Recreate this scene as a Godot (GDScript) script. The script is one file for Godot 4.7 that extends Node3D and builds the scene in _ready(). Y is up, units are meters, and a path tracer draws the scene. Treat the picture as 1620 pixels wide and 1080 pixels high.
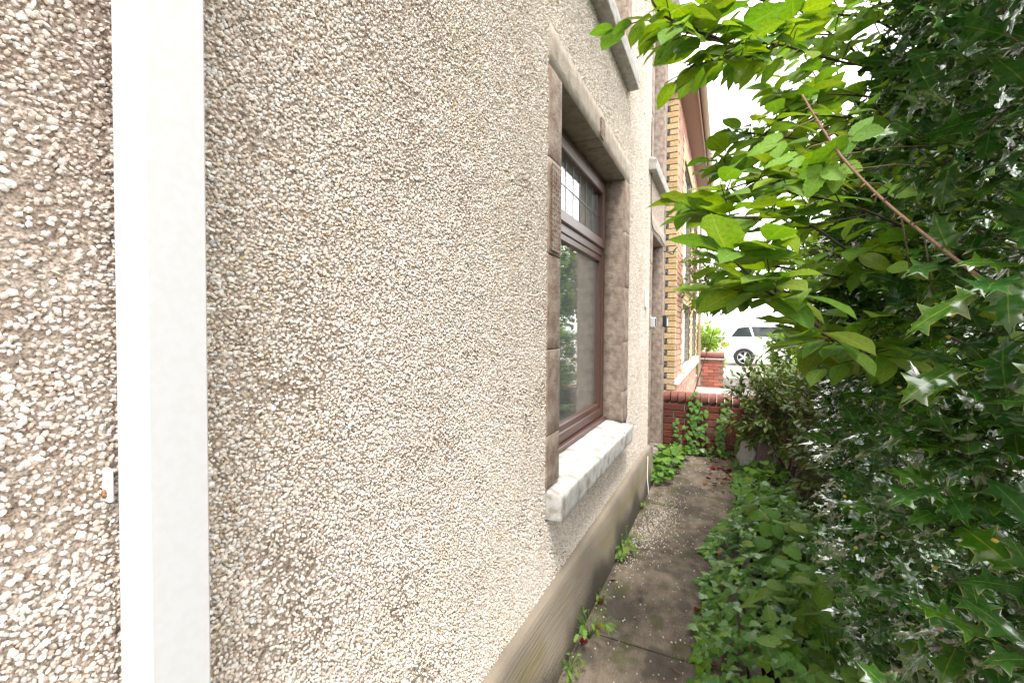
extends Node3D

# A narrow concrete path between a pebbledashed house front and an overgrown garden.
# -Z runs along the wall, -X towards the house, y up; the camera stands over the path.

var rng := RandomNumberGenerator.new()
var noise := FastNoiseLite.new()
var fine := FastNoiseLite.new()
var used := {}
var cam: Camera3D
var M := {}
var shared := {}
var K := {}   # shared leaf meshes

const WALL := -0.61

# ------------------------------------------------------------------ helpers
func numbered(called: String) -> String:
	var n: int = used.get(called, 0)
	used[called] = n + 1
	return called if n == 0 else "%s_%03d" % [called, n]

func thing(called: String, label: String, category: String, group := "", at := Vector3.ZERO, kind := "") -> Node3D:
	var o := Node3D.new()
	o.name = numbered(called)
	add_child(o)
	o.position = at
	tag(o, label, category, group, kind)
	return o

func tag(o: Node, label: String, category: String, group := "", kind := "") -> void:
	if label: o.set_meta("label", label)
	if category: o.set_meta("category", category)
	if group: o.set_meta("group", group)
	if kind: o.set_meta("kind", kind)

func put(called: String, mesh: Mesh, mat: Material, parent: Node = self, xf := Transform3D.IDENTITY) -> MeshInstance3D:
	var o := MeshInstance3D.new()
	o.name = numbered(called) if parent == self else called
	o.mesh = mesh
	o.material_override = mat
	o.transform = xf
	parent.add_child(o, true)
	return o

func at(p: Vector3) -> Transform3D:
	return Transform3D(Basis.IDENTITY, p)

func st_new() -> SurfaceTool:
	var st := SurfaceTool.new()
	st.begin(Mesh.PRIMITIVE_TRIANGLES)
	return st

func quad(st: SurfaceTool, a: Vector3, b: Vector3, c: Vector3, d: Vector3, facing: Vector3) -> void:
	# wound so that the front looks along facing (Godot fronts run clockwise)
	var n := (b - a).cross(c - a)
	if n.dot(facing) > 0.0:
		var t := b; b = d; d = t
	for v in [a, b, c, a, c, d]: st.add_vertex(v)

func done(st: SurfaceTool, smooth := false) -> ArrayMesh:
	st.generate_normals()
	return st.commit()

func box_into(st: SurfaceTool, lo: Vector3, hi: Vector3, b := 0.0) -> void:
	st.set_smooth_group(-1)
	# a box from lo to hi with chamfered edges
	if b <= 0.0:
		var c := []
		for i in 8: c.append(Vector3(hi.x if i & 1 else lo.x, hi.y if i & 2 else lo.y, hi.z if i & 4 else lo.z))
		quad(st, c[0], c[2], c[6], c[4], Vector3.LEFT); quad(st, c[1], c[3], c[7], c[5], Vector3.RIGHT)
		quad(st, c[0], c[1], c[5], c[4], Vector3.DOWN); quad(st, c[2], c[3], c[7], c[6], Vector3.UP)
		quad(st, c[0], c[1], c[3], c[2], Vector3.FORWARD); quad(st, c[4], c[5], c[7], c[6], Vector3.BACK)
		return
	var mid := (lo + hi) * 0.5
	var h := (hi - lo) * 0.5
	for ax in 3:
		var u := (ax + 1) % 3
		var v := (ax + 2) % 3
		for s in [-1.0, 1.0]:
			var pts := []
			for q in [[-1, -1], [1, -1], [1, 1], [-1, 1]]:
				var p := Vector3.ZERO
				p[ax] = s * h[ax]; p[u] = q[0] * (h[u] - b); p[v] = q[1] * (h[v] - b)
				pts.append(mid + p)
			var f := Vector3.ZERO
			f[ax] = s
			quad(st, pts[0], pts[1], pts[2], pts[3], f)
		for su in [-1.0, 1.0]:           # edge chamfers running along ax
			for sv in [-1.0, 1.0]:
				var a := Vector3.ZERO; var e := Vector3.ZERO
				a[u] = su * h[u]; a[v] = sv * (h[v] - b); a[ax] = -(h[ax] - b)
				e[u] = su * (h[u] - b); e[v] = sv * h[v]; e[ax] = a[ax]
				var a2 := a; var e2 := e
				a2[ax] = -a[ax]; e2[ax] = -e[ax]
				var f := Vector3.ZERO
				f[u] = su; f[v] = sv
				quad(st, mid + a, mid + a2, mid + e2, mid + e, f)
	for sx in [-1.0, 1.0]:
		for sy in [-1.0, 1.0]:
			for sz in [-1.0, 1.0]:
				var s := Vector3(sx, sy, sz)
				var p := mid + s * (h - Vector3(0, b, b)); var q := mid + s * (h - Vector3(b, 0, b)); var r := mid + s * (h - Vector3(b, b, 0))
				if (q - p).cross(r - p).dot(s) > 0.0:
					var t := q; q = r; r = t
				for w in [p, q, r]: st.add_vertex(w)

func box(lo: Vector3, hi: Vector3, b := 0.0) -> ArrayMesh:
	var st := st_new()
	box_into(st, lo.min(hi), lo.max(hi), b)
	return done(st)

# a box of many faces whose surface is slightly uneven and whose edges are worn round
func rough_box(lo0: Vector3, hi0: Vector3, cell: float, amp: float, wear: float, shape = null) -> ArrayMesh:
	var lo := lo0.min(hi0); var hi := lo0.max(hi0)
	var st := st_new()
	st.set_smooth_group(0)
	var bend := func(p: Vector3) -> Vector3:
		var inner := p.clamp(lo + Vector3.ONE * wear, hi - Vector3.ONE * wear)
		var d := p - inner
		if d.length() > wear and d.length() > 1e-6: p = inner + d.normalized() * wear
		var n := (d if d.length() > 1e-6 else Vector3.ZERO).normalized()
		p += n * amp * (noise.get_noise_3dv(p * 60.0) + 0.6 * noise.get_noise_3dv(p * 170.0))
		if d.length() > wear * 1.2: p -= n * maxf(0.0, noise.get_noise_3dv(p * 40.0) - 0.2) * amp * 6.0
		return shape.call(p) if shape != null else p
	for ax in 3:
		var u := (ax + 1) % 3
		var v := (ax + 2) % 3
		var nu := clampi(int((hi[u] - lo[u]) / cell), 1, 160)
		var nv := clampi(int((hi[v] - lo[v]) / cell), 1, 160)
		for s in [0, 1]:
			var f := Vector3.ZERO
			f[ax] = 1.0 if s else -1.0
			var grid := []
			for i in nu + 1:
				for j in nv + 1:
					var p := Vector3.ZERO
					p[ax] = hi[ax] if s else lo[ax]
					p[u] = lerpf(lo[u], hi[u], _edge(i, nu, (hi[u] - lo[u]), wear)); p[v] = lerpf(lo[v], hi[v], _edge(j, nv, (hi[v] - lo[v]), wear))
					grid.append(bend.call(p))
			for i in nu:
				for j in nv:
					var k := i * (nv + 1) + j
					quad(st, grid[k], grid[k + nv + 1], grid[k + nv + 2], grid[k + 1], f)
	return done(st)

func _edge(i: int, n: int, length: float, wear: float) -> float:
	# grid lines gathered near the two edges so that the rounding shows
	if n < 4: return float(i) / n
	var w := clampf(wear / length, 0.0, 0.2)
	if i == 0: return 0.0
	if i == n: return 1.0
	return lerpf(w, 1.0 - w, float(i - 1) / (n - 2))

func tube(pts: Array, r0: float, r1: float, sides := 7, wobble := 0.0) -> ArrayMesh:
	var st := st_new()
	tube_into(st, pts, r0, r1, sides, wobble)
	return done(st)

func tube_into(st: SurfaceTool, pts: Array, r0: float, r1: float, sides := 7, wobble := 0.0) -> void:
	st.set_smooth_group(0)
	var rings := []
	var n := pts.size()
	var ref := Vector3(0.31, 0.8, 0.5).normalized()
	for i in n:
		var d: Vector3 = (pts[mini(i + 1, n - 1)] - pts[maxi(i - 1, 0)]).normalized()
		if absf(d.dot(ref)) > 0.95: ref = Vector3(0.9, 0.1, -0.4).normalized()
		var a := d.cross(ref).normalized()
		var b := d.cross(a).normalized()
		var r := lerpf(r0, r1, float(i) / (n - 1)) * (1.0 + wobble * fine.get_noise_3dv(pts[i] * 900.0))
		var ring := []
		for k in sides: ring.append(pts[i] + (a * cos(TAU * k / sides) + b * sin(TAU * k / sides)) * r)
		rings.append(ring)
	for i in n - 1:
		for k in sides:
			var k2 := (k + 1) % sides
			var out: Vector3 = (rings[i][k] + rings[i][k2]) * 0.5 - pts[i]
			quad(st, rings[i][k], rings[i][k2], rings[i + 1][k2], rings[i + 1][k], out)
	for e in [0, n - 1]:
		var out: Vector3 = pts[0] - pts[1] if e == 0 else pts[n - 1] - pts[n - 2]
		for k in sides - 2: quad(st, rings[e][0], rings[e][k + 1], rings[e][k + 2], rings[e][k + 2], out)

func curve(pts: Array, step := 0.03) -> Array:
	var c := Curve3D.new()
	c.bake_interval = step
	for i in pts.size():
		var t: Vector3 = (pts[mini(i + 1, pts.size() - 1)] - pts[maxi(i - 1, 0)]) * 0.17
		c.add_point(pts[i], -t, t)
	var out := []
	for p in c.get_baked_points(): out.append(p)
	return out

func extrude_z(profile: Array, z0: float, z1: float, cuts := 1) -> ArrayMesh:
	# an open outline in x, y drawn out along z; uv runs along z and round the outline
	var st := st_new()
	var total := 0.0
	var run := [0.0]
	for i in profile.size() - 1:
		total += profile[i].distance_to(profile[i + 1]); run.append(total)
	for j in cuts:
		for i in profile.size() - 1:
			var za := lerpf(z0, z1, float(j) / cuts); var zb := lerpf(z0, z1, float(j + 1) / cuts)
			var q := [[profile[i], za, run[i]], [profile[i + 1], zb, run[i + 1]], [profile[i + 1], za, run[i + 1]], [profile[i], za, run[i]], [profile[i], zb, run[i]], [profile[i + 1], zb, run[i + 1]]]
			for v in q:
				st.set_uv(Vector2(absf(v[1] - z0) / absf(z1 - z0), v[2] / total))
				st.set_smooth_group(0)
				st.add_vertex(Vector3(v[0].x, v[0].y, v[1]))
	st.generate_normals()
	return st.commit()

func col(r: float, g: float, b: float) -> Color:
	return Color(r, g, b).linear_to_srgb()

func mat(c: Color, rough := 0.8, spec := 0.4) -> StandardMaterial3D:
	var m := StandardMaterial3D.new()
	m.albedo_color = c
	m.roughness = rough
	m.metallic_specular = spec
	return m

func ramp_noise(size: int, freq: float, octaves: int, stops: Array, sd: int, type := FastNoiseLite.TYPE_SIMPLEX_SMOOTH) -> NoiseTexture2D:
	var n := FastNoiseLite.new()
	n.noise_type = type
	n.frequency = freq
	n.fractal_octaves = octaves
	n.seed = sd
	var t := NoiseTexture2D.new()
	t.width = size; t.height = size
	t.seamless = true
	t.noise = n
	var g := Gradient.new()
	g.offsets = PackedFloat32Array(stops.map(func(s): return s[0]))
	g.colors = PackedColorArray(stops.map(func(s): return s[1]))
	t.color_ramp = g
	return t

func grey_noise(size: int, freq: float, octaves: int, sd: int, type := FastNoiseLite.TYPE_SIMPLEX_SMOOTH) -> NoiseTexture2D:
	return ramp_noise(size, freq, octaves, [[0.0, Color.BLACK], [1.0, Color.WHITE]], sd, type)

# stone, concrete, paint: coarse blotches times a finer grain, with relief
func stony(a: Color, b: Color, c: Color, scale: float, relief: float, sd: int, rough := 0.9) -> StandardMaterial3D:
	var m := mat(Color.WHITE, rough, 0.3)
	m.albedo_texture = ramp_noise(512, 0.012, 5, [[0.2, a], [0.5, b], [0.8, c]], sd)
	m.uv1_triplanar = true
	m.uv1_world_triplanar = true
	m.uv1_scale = Vector3.ONE * scale
	m.detail_enabled = true
	m.detail_blend_mode = BaseMaterial3D.BLEND_MODE_MUL
	var one := sd % 3
	if not shared.has(one): shared[one] = [ramp_noise(512, 0.06, 4, [[0.15, Color(0.62, 0.6, 0.58)], [0.5, Color(0.92, 0.92, 0.92)], [0.9, Color.WHITE]], 207 + one), grey_noise(512, 0.05, 5, 303 + one)]
	m.detail_albedo = shared[one][0]
	m.detail_uv_layer = BaseMaterial3D.DETAIL_UV_2
	m.uv2_triplanar = true
	m.uv2_world_triplanar = true
	m.uv2_scale = Vector3.ONE * scale * 3.7
	if relief > 0.0:
		m.heightmap_enabled = true
		m.heightmap_scale = relief
		m.heightmap_texture = shared[one][1]
	return m

func painted(w: int, h: int, f: Callable) -> ImageTexture:
	var im := Image.create(w, h, false, Image.FORMAT_RGB8)
	for y in h:
		for x in w: im.set_pixel(x, y, f.call((x + 0.5) / w, (y + 0.5) / h))
	return ImageTexture.create_from_image(im)

# screen position in the photograph's pixels, only used to pick which pieces show largest
func seen(p: Vector3) -> float:
	var q := cam.transform.affine_inverse() * p
	if q.z > -0.15: return 99.0
	var u := q.x / -q.z; var v := q.y / -q.z
	if absf(u) > 1.17 or absf(v) > 0.79: return 90.0 - q.z
	return -q.z

# leaves: list of [Transform3D, Color]; the 300 that show largest become parts, the rest one mass
func leafage(parent: Node3D, called: String, mass: String, mesh: Mesh, mats: Array, mass_mat: Material, list: Array, most := 300, second: Mesh = null) -> void:
	var order := []
	for i in list.size(): order.append(Vector2(seen(list[i][0].origin) / list[i][0].basis.z.length(), i))
	order.sort()
	var n := mini(most, list.size())
	for k in n: put(called, mesh if k % 3 or second == null else second, mats[(k * 7 + k / 5) % mats.size()], parent, list[int(order[k].y)][0])
	if list.size() > n: 
		var rest := []
		for k in range(n, list.size()): rest.append(list[int(order[k].y)])
		swarm(parent, mass, mesh, mass_mat, rest)

func swarm(parent: Node, called: String, mesh: Mesh, m: Material, list: Array) -> MultiMeshInstance3D:
	var mm := MultiMesh.new()
	mm.transform_format = MultiMesh.TRANSFORM_3D
	mm.use_colors = true
	mm.mesh = mesh
	mm.instance_count = list.size()
	for i in list.size():
		mm.set_instance_transform(i, list[i][0])
		mm.set_instance_color(i, list[i][1])
	var o := MultiMeshInstance3D.new()
	o.name = numbered(called) if parent == self else called
	o.multimesh = mm
	o.material_override = m
	o.set_meta("kind", "stuff")
	parent.add_child(o, true)
	return o

# ------------------------------------------------------------------ leaf shapes
# outline: right half as [x, z, y] from stalk to tip; length 1 along z, upper face towards +y
func leaf(outline: Array, fold: float, droop: float, stalk := 0.12, dome := 0.0) -> ArrayMesh:
	var st := st_new()
	st.set_smooth_group(0)
	var pt := func(x: float, z: float, y: float) -> Vector3:
		return Vector3(x, y + fold * absf(x) - droop * z * z, z)
	for side in [-1.0, 1.0]:
		for i in outline.size() - 1:
			var a: Array = outline[i]; var b: Array = outline[i + 1]
			var az := clampf(a[1], 0.0, 1.0); var bz := clampf(b[1], 0.0, 1.0)
			var rows := []
			for e in [[a, az], [b, bz]]:
				var q: Array = e[0]
				rows.append([[pt.call(0.0, e[1], 0.0), Vector2(0.5, e[1])]])
				if dome != 0.0: rows[-1].append([pt.call(side * q[0] * 0.55, lerpf(e[1], q[1], 0.55), q[2] * 0.15 + dome * q[0] * (0.3 + 0.28 * sin(e[1] * 19.0))), Vector2(0.5 + 0.275 * side, e[1])])
				rows[-1].append([pt.call(side * q[0], q[1], q[2]), Vector2(0.5 + 0.5 * side, e[1])])
			for c in rows[0].size() - 1:
				var v := [rows[0][c], rows[0][c + 1], rows[1][c + 1], rows[1][c]]
				var order := [0, 1, 2, 0, 2, 3] if side > 0 else [0, 2, 1, 0, 3, 2]
				if i == 0 and a[0] == 0.0: order = [0, 2, 3] if side > 0 else [0, 3, 2]
				if i == outline.size() - 2 and b[0] == 0.0: order = [0, 1, 2] if side > 0 else [0, 2, 1]
				for k in order:
					st.set_uv(v[k][1])
					st.add_vertex(v[k][0])
	if stalk > 0.0:
		var w := 0.012
		for q in [[Vector3(-w, 0, -stalk), Vector3(w, 0, -stalk), Vector3(w, 0, 0.02), Vector3(-w, 0, 0.02)], [Vector3(0, -w, -stalk), Vector3(0, w, -stalk), Vector3(0, w, 0.02), Vector3(0, -w, 0.02)]]:
			for k in [0, 1, 2, 0, 2, 3]:
				st.set_uv(Vector2(0.5, 0.03))
				st.add_vertex(q[k])
	st.generate_normals()
	return st.commit()

func leaf_material(tex: Texture2D, tint: Color, rough: float, spec: float, through: Color) -> StandardMaterial3D:
	var m := mat(tint, rough, spec)
	m.albedo_texture = tex
	m.vertex_color_use_as_albedo = true
	m.cull_mode = BaseMaterial3D.CULL_DISABLED
	if tex != M.t_holly:
		m.heightmap_enabled = true
		m.heightmap_texture = tex
		m.heightmap_scale = 0.12
	if through.r + through.g + through.b > 0.0:
		m.backlight_enabled = true
		m.backlight = through
	return m

func look(origin: Vector3, along: Vector3, up: Vector3, size: float) -> Transform3D:
	var z := along.normalized()
	var x := up.cross(z)
	if x.length() < 0.05: x = Vector3(1, 0.2, 0).cross(z)
	x = x.normalized()
	return Transform3D(Basis(x * size, z.cross(x) * size, z * size), origin)

func rv(a := 1.0) -> Vector3:
	return Vector3(rng.randf_range(-a, a), rng.randf_range(-a, a), rng.randf_range(-a, a))

# leaves set alternately along a twig from p towards d
func twig_leaves(list: Array, p: Vector3, d: Vector3, length: float, n: int, size: float, spread: float, sag: float, tints: Array, whorl := false) -> void:
	d = d.normalized()
	var side := d.cross(Vector3.UP)
	side = (side if side.length() > 0.1 else Vector3.RIGHT).normalized()
	var spin := rng.randf() * TAU
	for i in n:
		var t := (i + 0.6) / n
		var ang := (PI * i if not whorl else 2.4 * i) + spin + rng.randf_range(-0.4, 0.4)
		var out := side.rotated(d, ang) if whorl else side * (1.0 if i % 2 else -1.0) + Vector3.UP * rng.randf_range(-0.2, 0.35)
		var along := (out * spread + d * lerpf(0.55, 1.5, t) + Vector3.DOWN * sag * rng.randf_range(0.2, 1.4) + rv(0.25)).normalized()
		var up := (Vector3.UP + rv(0.45) if not whorl else Vector3.UP * 1.0 + d * 0.3 + rv(0.4))
		var s := size * rng.randf_range(0.72, 1.2)
		list.append([look(p + d * length * t + along * s * 0.1, along, up, s), tints[rng.randi() % tints.size()]])

# ------------------------------------------------------------------ the scene
func _ready() -> void:
	rng.seed = 20240
	noise.seed = 5; noise.frequency = 0.12; noise.fractal_octaves = 3
	fine.seed = 9; fine.frequency = 1.0
	# camera
	cam = Camera3D.new()
	cam.name = "camera"
	cam.position = Vector3(0, 1.30, 0)
	cam.rotation_degrees = Vector3(-1.39, 25.45, 0.34)
	cam.fov = 74.52
	cam.near = 0.03
	cam.far = 400.0
	cam.current = true
	add_child(cam)
	# overcast sky
	var sky_mat := ProceduralSkyMaterial.new()
	sky_mat.sky_top_color = Color(1.0, 0.995, 0.99)
	sky_mat.sky_horizon_color = Color(1.0, 0.995, 0.99)
	sky_mat.sky_curve = 0.2
	sky_mat.ground_bottom_color = Color(0.35, 0.34, 0.32)
	sky_mat.ground_horizon_color = Color(0.6, 0.6, 0.6)
	sky_mat.energy_multiplier = 1.0
	var env := Environment.new()
	env.background_mode = Environment.BG_SKY
	env.sky = Sky.new()
	env.sky.sky_material = sky_mat
	env.tonemap_mode = Environment.TONE_MAPPER_LINEAR
	env.tonemap_exposure = 4.7
	env.sdfgi_enabled = true
	env.ssao_enabled = true
	env.ssil_enabled = true
	var we := WorldEnvironment.new()
	we.name = "environment"
	we.environment = env
	add_child(we)
	var sun := DirectionalLight3D.new()
	sun.name = "sun"
	sun.light_energy = 0.38
	sun.light_color = Color(1.0, 0.98, 0.95)
	sun.light_angular_distance = 14.0
	sun.shadow_enabled = true
	sun.rotation_degrees = Vector3(-62, 24, 0)
	add_child(sun)

	materials()
	leaves_kinds()
	ground()
	house()
	garden_wall()
	neighbour_house()
	far_things()
	holly()
	broad_tree()
	bramble()
	dark_shrub()
	ivy_bed()
	small_plants()
	litter()

func materials() -> void:
	M.mortar = stony(col(0.42, 0.335, 0.27), col(0.50, 0.41, 0.34), col(0.57, 0.485, 0.41), 2.3, 0.5, 11)
	M.mortar.heightmap_scale = 0.9
	M.pebble = mat(Color.WHITE, 0.75, 0.4)
	M.pebble.vertex_color_use_as_albedo = true
	M.stone = stony(col(0.27, 0.19, 0.15), col(0.36, 0.275, 0.225), col(0.43, 0.36, 0.30), 1.9, 0.2, 21)
	M.stone_pale = stony(col(0.33, 0.275, 0.22), col(0.42, 0.36, 0.295), col(0.47, 0.41, 0.345), 1.7, 0.15, 25)
	M.stone_mottled = stony(col(0.22, 0.165, 0.14), col(0.34, 0.27, 0.225), col(0.43, 0.365, 0.305), 2.6, 0.3, 22)
	M.stone_grey = stony(col(0.19, 0.165, 0.145), col(0.28, 0.25, 0.22), col(0.36, 0.33, 0.30), 1.7, 0.2, 27)
	M.sill = stony(col(0.42, 0.38, 0.335), col(0.66, 0.64, 0.61), col(0.74, 0.73, 0.71), 3.1, 0.08, 31, 0.8)
	M.sill_grey = stony(col(0.36, 0.34, 0.31), col(0.45, 0.43, 0.40), col(0.52, 0.50, 0.47), 2.5, 0.12, 35)
	M.sill.uv1_scale = Vector3.ONE * 0.83
	M.sill.uv2_scale = Vector3.ONE * 9.0
	M.sill.albedo_texture = ramp_noise(1024, 0.012, 7, [[0.22, col(0.40, 0.36, 0.32)], [0.31, col(0.52, 0.49, 0.46)], [0.39, col(0.585, 0.57, 0.545)], [0.50, col(0.62, 0.605, 0.58)], [0.8, col(0.70, 0.695, 0.68)]], 33)
	M.upvc = mat(col(0.50, 0.50, 0.505), 0.5, 0.45)
	M.upvc.albedo_texture = ramp_noise(512, 0.03, 5, [[0.28, Color(0.985, 0.985, 0.98)], [0.6, Color.WHITE]], 41)
	M.upvc.uv1_triplanar = true
	M.upvc.uv1_world_triplanar = true
	M.upvc.uv1_scale = Vector3.ONE * 4.0
	M.brown = mat(col(0.085, 0.042, 0.032), 0.33, 0.5)
	M.brown.heightmap_enabled = true
	M.brown.heightmap_texture = grey_noise(256, 0.03, 3, 44)
	M.brown.heightmap_scale = 0.02
	M.brown.uv1_triplanar = true
	M.brown.uv1_scale = Vector3(9, 60, 9)
	M.lead = mat(col(0.12, 0.125, 0.13), 0.5, 0.5)
	M.glass = mat(Color(0.9, 0.96, 0.94, 0.04), 0.0, 0.5)
	M.glass.transparency = BaseMaterial3D.TRANSPARENCY_ALPHA
	M.plaster = mat(col(0.24, 0.215, 0.19), 0.9, 0.2)
	M.floorboards = mat(col(0.16, 0.11, 0.08), 0.6, 0.3)
	M.black = mat(col(0.02, 0.02, 0.022), 0.4, 0.5)
	M.grey_plastic = mat(col(0.42, 0.44, 0.46), 0.4, 0.5)
	M.rust = stony(col(0.18, 0.06, 0.025), col(0.34, 0.14, 0.05), col(0.55, 0.5, 0.45), 30.0, 0.05, 47)
	M.slate = stony(col(0.10, 0.10, 0.115), col(0.15, 0.15, 0.165), col(0.2, 0.2, 0.215), 1.1, 0.1, 49)
	M.soil = stony(col(0.025, 0.018, 0.012), col(0.04, 0.03, 0.02), col(0.065, 0.05, 0.032), 3.0, 2.0, 51)
	M.joint = stony(col(0.05, 0.05, 0.025), col(0.075, 0.07, 0.045), col(0.11, 0.095, 0.07), 9.0, 0.4, 53)
	M.pale_concrete = stony(col(0.36, 0.33, 0.30), col(0.46, 0.43, 0.39), col(0.54, 0.5, 0.46), 0.7, 0.2, 55)
	M.asphalt = stony(col(0.07, 0.07, 0.07), col(0.10, 0.10, 0.10), col(0.13, 0.13, 0.13), 0.9, 0.3, 57)
	M.bark = stony(col(0.06, 0.042, 0.032), col(0.10, 0.072, 0.056), col(0.16, 0.13, 0.105), 14.0, 0.2, 61)
	M.twig = mat(col(0.075, 0.05, 0.038), 0.75, 0.3)
	M.bramble_stem = stony(col(0.20, 0.10, 0.08), col(0.30, 0.175, 0.13), col(0.34, 0.26, 0.16), 40.0, 0.0, 63, 0.55)
	M.bricks_red = []
	for c in [[0.20, 0.063, 0.043], [0.25, 0.085, 0.057], [0.16, 0.055, 0.042], [0.21, 0.10, 0.075]]:
		M.bricks_red.append(stony(col(c[0] * 0.75, c[1] * 0.7, c[2] * 0.7), col(c[0], c[1], c[2]), col(c[0] * 1.25, c[1] * 1.35, c[2] * 1.4), 6.0, 0.15, 70 + M.bricks_red.size()))
	M.coping = []
	for c in [[0.25, 0.095, 0.075], [0.31, 0.13, 0.105], [0.22, 0.08, 0.065]]:
		M.coping.append(stony(col(c[0] * 0.8, c[1] * 0.75, c[2] * 0.75), col(c[0], c[1], c[2]), col(c[0] * 1.2, c[1] * 1.35, c[2] * 1.4), 7.0, 0.08, 80 + M.coping.size(), 0.6))
	M.bricks_yellow = []
	for c in [[0.58, 0.42, 0.22], [0.64, 0.48, 0.27], [0.54, 0.38, 0.20], [0.60, 0.46, 0.29]]:
		M.bricks_yellow.append(stony(col(c[0] * 0.85, c[1] * 0.8, c[2] * 0.75), col(c[0], c[1], c[2]), col(c[0] * 1.1, c[1] * 1.12, c[2] * 1.2), 5.0, 0.1, 90 + M.bricks_yellow.size()))
	M.brick_any = mat(Color.WHITE, 0.85, 0.3)
	M.brick_any.vertex_color_use_as_albedo = true
	M.brick_mortar = stony(col(0.17, 0.15, 0.13), col(0.25, 0.225, 0.2), col(0.32, 0.3, 0.27), 3.0, 0.3, 97)
	M.dark_stone = stony(col(0.09, 0.08, 0.08), col(0.14, 0.12, 0.115), col(0.21, 0.185, 0.165), 4.0, 1.2, 99)
	M.white_paint = mat(col(0.74, 0.74, 0.73), 0.5, 0.4)
	M.brown_paint = mat(col(0.25, 0.14, 0.10), 0.5, 0.4)
	M.beige = mat(col(0.48, 0.38, 0.29), 0.55, 0.4)
	# plinth render: tan, with algae in patches and dark damp runs along the foot
	M.plinth = mat(Color.WHITE, 0.85, 0.3)
	M.plinth.albedo_texture = painted(2040, 128, func(u: float, v: float) -> Color:
		var s := u * 5.3
		var n := noise.get_noise_2d(s * 14.0, v * 5.0)
		var streak := noise.get_noise_2d(s * 36.0, v * 7.0 + 40.0)
		var g := fine.get_noise_2d(s * 150.0, v * 50.0)
		var c := Vector3(0.235, 0.198, 0.155) * (1.0 + 0.35 * n + 0.16 * g)
		var algae := clampf((noise.get_noise_2d(s * 7.0 + 90.0, v * 6.0) + 0.10 + 0.3 * streak) * 3.0, 0.0, 0.45) * clampf(1.0 - absf(v - 0.42) * 4.5, 0.0, 1.0)
		c = c.lerp(Vector3(0.19, 0.16, 0.045), algae)
		var edge := 0.64 + 0.26 * n + 0.08 * streak + 0.16 * g
		var damp := smoothstep(edge - 0.16, edge + 0.16, v)
		c = c.lerp(Vector3(0.06, 0.051, 0.041) * (1.0 + 0.5 * g), damp * 0.9)
		return col(maxf(c.x, 0.01), maxf(c.y, 0.01), maxf(c.z, 0.01)))
	M.plinth.heightmap_enabled = true
	M.plinth.heightmap_texture = grey_noise(512, 0.05, 5, 101)
	M.plinth.heightmap_scale = 0.15
	# concrete path, one texture across the whole strip
	M.path = mat(Color.WHITE, 0.9, 0.3)
	M.path.albedo_texture = painted(400, 2040, func(u: float, v: float) -> Color:
		var x := u * 0.8; var s := v * 6.8
		var big := noise.get_noise_2d(x * 26.0, s * 17.0 + 7.0)
		var mid := noise.get_noise_2d(x * 110.0 + 50.0, s * 90.0)
		var g := fine.get_noise_2d(x * 420.0, s * 420.0)
		var c := Vector3(0.138, 0.112, 0.086) * (1.0 + 0.7 * big + 0.45 * mid + 0.55 * g)
		if g > 0.42: c = c.lerp(Vector3(0.30, 0.26, 0.21), 0.75)
		var wet := smoothstep(0.12, 0.4, noise.get_noise_2d(x * 30.0 + 200.0, s * 26.0))
		c = c.lerp(Vector3(0.06, 0.052, 0.045), wet * 0.65)
		var moss := smoothstep(0.25, 0.5, noise.get_noise_2d(x * 45.0 + 300.0, s * 45.0) + 0.28 * (1.0 - smoothstep(0.0, 0.16, u)) + 0.2 * smoothstep(0.85, 1.0, u) + 0.12 * g)
		c = c.lerp(Vector3(0.07, 0.078, 0.022), moss * clampf(0.45 + 1.2 * g, 0.0, 0.85))
		return col(maxf(c.x, 0.012), maxf(c.y, 0.01), maxf(c.z, 0.008)))
	M.path.heightmap_enabled = true
	M.path.heightmap_texture = grey_noise(512, 0.11, 5, 103)
	M.path.heightmap_scale = 0.25
	M.path.uv1_scale = Vector3.ONE

# ------------------------------------------------------------------ ground
func slab(x0: float, x1: float, s0: float, s1: float, top: float, thick: float) -> ArrayMesh:
	# path bay with UVs across the whole path; edges slightly ragged
	var st := st_new()
	st.set_smooth_group(0)
	var nx := 10; var ns := int((s1 - s0) / 0.06) + 1
	var pt := func(i: int, j: int) -> Vector3:
		var p := Vector3(lerpf(x0, x1, float(i) / nx), top, -lerpf(s0, s1, float(j) / ns))
		if j == 0 or j == ns: p.z += 0.002 * noise.get_noise_2d(p.x * 90.0, j); p.y -= 0.001
		p.y += 0.004 * noise.get_noise_2d(p.x * 20.0, p.z * 20.0)
		return p
	var uvp := func(p: Vector3) -> Vector2: return Vector2((p.x + 0.6) / 0.8, (-p.z + 1.5) / 6.8)
	for i in nx:
		for j in ns:
			var q := [pt.call(i, j), pt.call(i + 1, j), pt.call(i + 1, j + 1), pt.call(i, j + 1)]
			for k in [0, 2, 1, 0, 3, 2]:
				st.set_uv(uvp.call(q[k])); st.add_vertex(q[k])
	st.set_smooth_group(-1)
	for e in [[Vector3(x0, 0, -s0), Vector3(x1, 0, -s0), Vector3.BACK], [Vector3(x0, 0, -s1), Vector3(x1, 0, -s1), Vector3.FORWARD], [Vector3(x1, 0, -s0), Vector3(x1, 0, -s1), Vector3.RIGHT], [Vector3(x0, 0, -s0), Vector3(x0, 0, -s1), Vector3.LEFT]]:
		st.set_uv(Vector2(0.5, 0.5))
		var a: Vector3 = e[0]; var b: Vector3 = e[1]
		quad(st, a + Vector3.UP * (top - 0.007), b + Vector3.UP * (top - 0.007), b + Vector3.UP * (top - thick), a + Vector3.UP * (top - thick), e[2])
	st.generate_normals()
	# keep clockwise fronts looking up
	return st.commit()

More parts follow.
